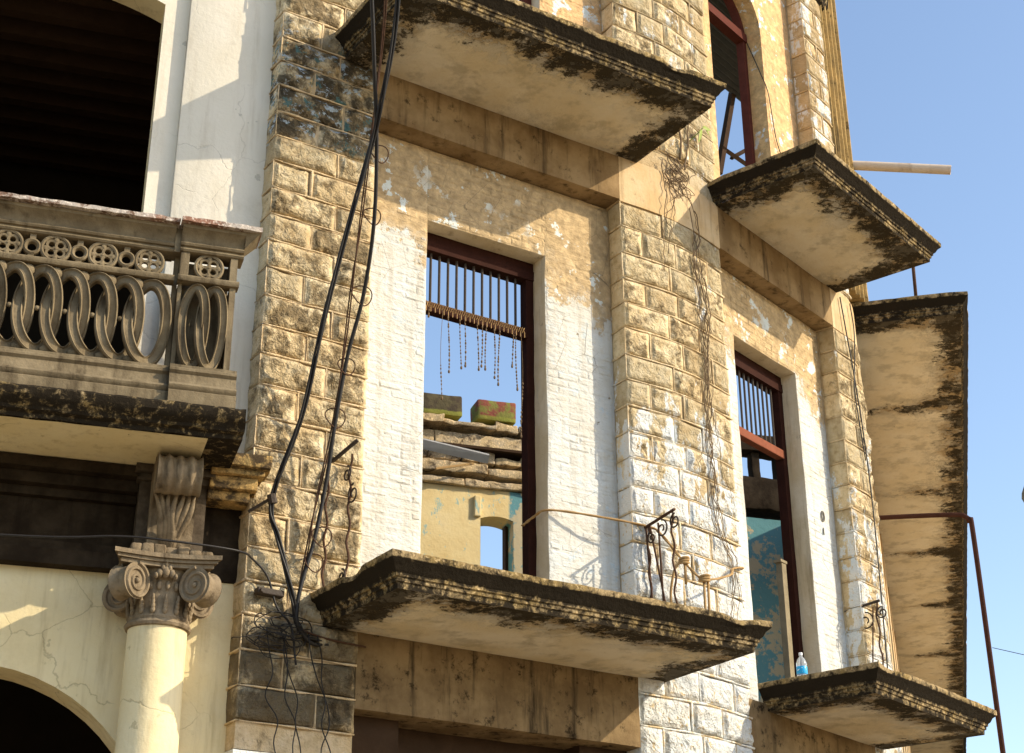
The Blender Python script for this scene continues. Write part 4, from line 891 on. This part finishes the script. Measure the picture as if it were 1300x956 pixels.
def bu(zx): return -1.979+((500+zx*0.2825)-542)/123*1.06
LB_ = ['leftmost bead string, short stub under the fringe', 'long thin bead string with beads only near its lower end, left of the window', 'short bead string third from the left in the large window', 'left strand of the first close cluster of bead strings', 'right strand of the first close cluster of bead strings', 'left strand of the middle cluster of bead strings', 'second strand of the middle cluster of bead strings', 'right strand of the middle cluster of bead strings', 'plain bead string just right of the middle cluster', 'slightly longer bead string right of the middle cluster', 'left strand of the last cluster of bead strings near the frame', 'middle strand of the last cluster of bead strings near the frame', 'longest bead string hanging beside the right window frame']
for (zx, a, b), lb in zip(((160, 8.24, 8.18), (215, 7.72, 7.40), (243, 8.22, 7.68), (297, 8.22, 7.75), (314, 8.2, 7.78), (372, 8.22, 7.78), (388, 8.22, 7.82), (410, 8.2, 7.80), (445, 8.22, 7.74), (468, 8.22, 7.68), (530, 8.22, 7.90), (548, 8.2, 7.68), (570, 7.75, 7.22)), LB_): beads(bu(zx), a, b, None, lb)

# ---- dead climber on the middle pier, with a small leafy shoot
VT = thing('climbing_plant', 'dead climbing plant with dry tangled stems down the middle stone pier', 'plant', PIER2(1.0, 0.02, 5.4))
rng = random.Random(9)
main = [(0.78, 10.62), (0.80, 10.30), (0.93, 10.05), (1.02, 9.75), (0.99, 9.45), (1.04, 9.0), (1.03, 8.5), (1.05, 8.0), (1.02, 7.5), (1.06, 7.0), (1.10, 6.6), (1.24, 6.35), (1.2, 5.9), (1.17, 5.6)]
def strand(path, r, jit, wob, ph):
    P = []
    for i, (s_, z) in enumerate(path): P.append(PIER2(s_+rng.uniform(-jit, jit), 0.04+rng.uniform(-.008, .01), z))
    P = catmull(P, 7)
    mb = MB(); tube(mb, [p+vn(p, 9, ph)*wob for p in P], [r*(1.1-0.6*i/len(P)) for i in range(len(P))], 5); return mb.build('stem', M['vine'], VT, smooth=True)
for i in range(6):
    a = rng.randint(0, 3); b = rng.randint(9, 14); strand(main[a:b], rng.uniform(0.003, 0.005), 0.07, 0.035, i*7.7)
for i in range(7):
    k = rng.randint(2, 9); sd = rng.uniform(-.05, .08); strand([(s_+sd*j+(0.10*math.sin(j*1.3+i)), z) for j, (s_, z) in enumerate(main[k:k+5])], 0.004, 0.04, 0.045, i*3.1)
for i in range(3): strand([(0.55+0.06*i+0.03*math.sin(j), 10.5-0.22*j) for j in range(7-i)], 0.0055, 0.025, 0.04, i*2.2)
strand([(0.80, 10.6), (0.84, 10.9), (0.80, 11.2), (0.85, 11.4)], 0.012, 0.02, 0.02, 1); strand([(0.88, 10.5), (0.94, 10.85), (0.95, 11.15), (0.98, 11.3)], 0.010, 0.02, 0.02, 4)
for i in range(26):       # knot of roots below the upper slab
    s_ = rng.uniform(0.66, 0.96); z = rng.uniform(10.2, 10.6); strand([(s_+rng.uniform(-.12, .12), z-0.07*k) for k in range(4)], 0.005, 0.03, 0.04, i)
for (s_, w, z, a, l) in ((1.10, 0.14, 11.08, 0.5, 0.19), (1.09, 0.14, 11.05, -2.1, 0.20), (1.13, 0.13, 11.12, -0.3, 0.12)):
    mb = MB(); c = PIER2(s_, w, z); d = (F2.u*math.cos(a)+Vector((0, 0, math.sin(a)))).normalized(); sd = (F2.n*0.25+d.cross(F2.n)).normalized(); n = 7; vs = []
    for i in range(n+1):
        t_ = i/n; wd_ = l*0.17*math.sin(math.pi*t_**0.8); p = c+d*l*t_+Vector((0, 0, -0.04*t_*t_)); vs += [p-sd*wd_, p+F2.n*0.012*math.sin(math.pi*t_), p+sd*wd_]
    mb.add(vs, [(3*i+k, 3*i+k+1, 3*i+4+k, 3*i+3+k) for i in range(n) for k in (0, 1)]); mb.build('leaf', M['leaf'], VT, smooth=True)
mb = MB(); tube(mb, catmull([PIER2(0.98, 0.05, 10.9), PIER2(1.05, 0.10, 11.0), PIER2(1.12, 0.13, 11.10)], 5), 0.006, 5); mb.build('stem', M['leaf'], VT, smooth=True)
# thin wires down the right-hand pier and the upper reveal
for nm, fr, pts, r, lab in (('hanging_wire', PIER3, [(0.20, 0.03, 10.3), (0.26, 0.04, 9.8), (0.34, 0.04, 9.3), (0.42, 0.04, 8.6), (0.46, 0.04, 7.8), (0.44, 0.04, 6.9), (0.40, 0.04, 6.0), (0.38, 0.04, 5.3)], 0.008, 'dark wire hanging down the right stone pier'),
                            ('hanging_wire', PIER3, [(0.42, 0.04, 10.3), (0.46, 0.04, 9.95), (0.38, 0.04, 9.5), (0.31, 0.04, 9.1), (0.40, 0.04, 8.3)], 0.007, 'short crossing dark wire at the top of the right stone pier'),
                            ('hanging_wire', F2, [(2.44, -0.40, 13.6), (2.455, -0.26, 13.1), (2.50, -0.20, 12.8), (2.60, -0.20, 12.2), (2.78, -0.20, 11.8), (2.86, -0.20, 11.0), (2.88, -0.19, 10.6)], 0.006, 'thin wire hanging from the arched frame at the top right')):
    cable(nm, fr, pts, r, M['cable'], lab, 'wire')

# ---- pipes and rods on the side-street face
mb = MB(); a, b = F3(1.15, 0.40, 12.66), F3(1.15, 1.62, 12.40); d = (b-a).normalized(); N_ = Vector((0, 0, 1)); N_ = (N_-d*N_.dot(d)).normalized(); Bn = d.cross(N_); n = 18; vs = []
for p, r_ in ((a, 0.062), (b, 0.062), (b, 0.052), (a, 0.052)): vs += [p+(N_*math.cos(2*math.pi*i/n)+Bn*math.sin(2*math.pi*i/n))*r_ for i in range(n)]
mb.add(vs, [(k*n+i, k*n+(i+1) % n, (k+1)*n+(i+1) % n, (k+1)*n+i) for k in range(3) for i in range(n)]); tag(mb.build('drain_pipe', M['pvc'], None, smooth='auto'), 'dirty white plastic drain pipe jutting out into the sky', 'pipe')
mb = MB(); tube(mb, catmull([F3(3.0, 0.10, 8.52), F3(3.0, 0.7, 8.50), F3(3.0, 1.20, 8.47), F3(3.0, 1.31, 8.44), F3(3.0, 1.36, 8.36), F3(3.0, 1.385, 8.1), F3(3.0, 1.39, 5.0), F3(3.0, 1.40, 0.0)], 8), 0.032, 8); tag(mb.build('iron_pole', M['rustdark'], None, smooth=True), 'rusty bent iron pole under the long side-street slab', 'pole')
mb = MB(); tube(mb, [F3(1.30, 1.0, 10.58), F3(1.30, 1.03, 11.6)], 0.022, 6); tag(mb.build('iron_rod', M['rust'], None, smooth=True), 'upright rusty rod on the near end of the long slab', 'rod')
mb = MB(); tube(mb, [Vector((9.0, 30.0, 9.55)), Vector((10.1, 30.2, 9.35)), Vector((13, 31, 9.1))], 0.007, 4); tag(mb.build('stay_wire', M['cable'], None), 'thin dark wire crossing the sky at the lower right', 'wire')
# far pinnacle at the right edge of the picture, on a house beyond
NB = thing('neighbour_house', 'distant house beyond the street with a weathered stone pinnacle at the right edge', 'house', Vector((17.3, 41, 0)))
mb = MB(); box(mb, Fr(Vector((13.15, 38, 0)), th=R(112)), 0.02, 8, -7, 0, 0, 14.0); mb.build('wall', M['cream_y'], NB)
mb = MB(); lathe(mb, Vector((12.98, 38.0, 14.1)), [(0.0, 1.80), (0.12, 1.78), (0.24, 1.68), (0.32, 1.50), (0.34, 1.36), (0.28, 1.20), (0.20, 1.10), (0.24, 1.0), (0.17, 0.9), (0.15, 0.4), (0.2, 0.0), (0.2, -14.1)], 18); mb.build('pinnacle', M['carved_grey'], NB, smooth='auto')

# faint painted figures on the white strip beside the right window
mk = plain_mat('faded_grey_paint', (0.16, 0.15, 0.13), 0.9, 0.4, 30)
mb = MB(); ring_mesh(mb, F2, 2.92, -0.208, 7.51, 0.030, 0.055, [(-0.008, -0.004), (-0.008, 0.004), (0.008, 0.004), (0.008, -0.004)], 20); mb.build('painted_figure', mk, BLD)
mb = MB(); box(mb, F2, 2.897, 2.911, -0.212, -0.204, 7.29, 7.37); mb.build('painted_figure', mk, BLD)
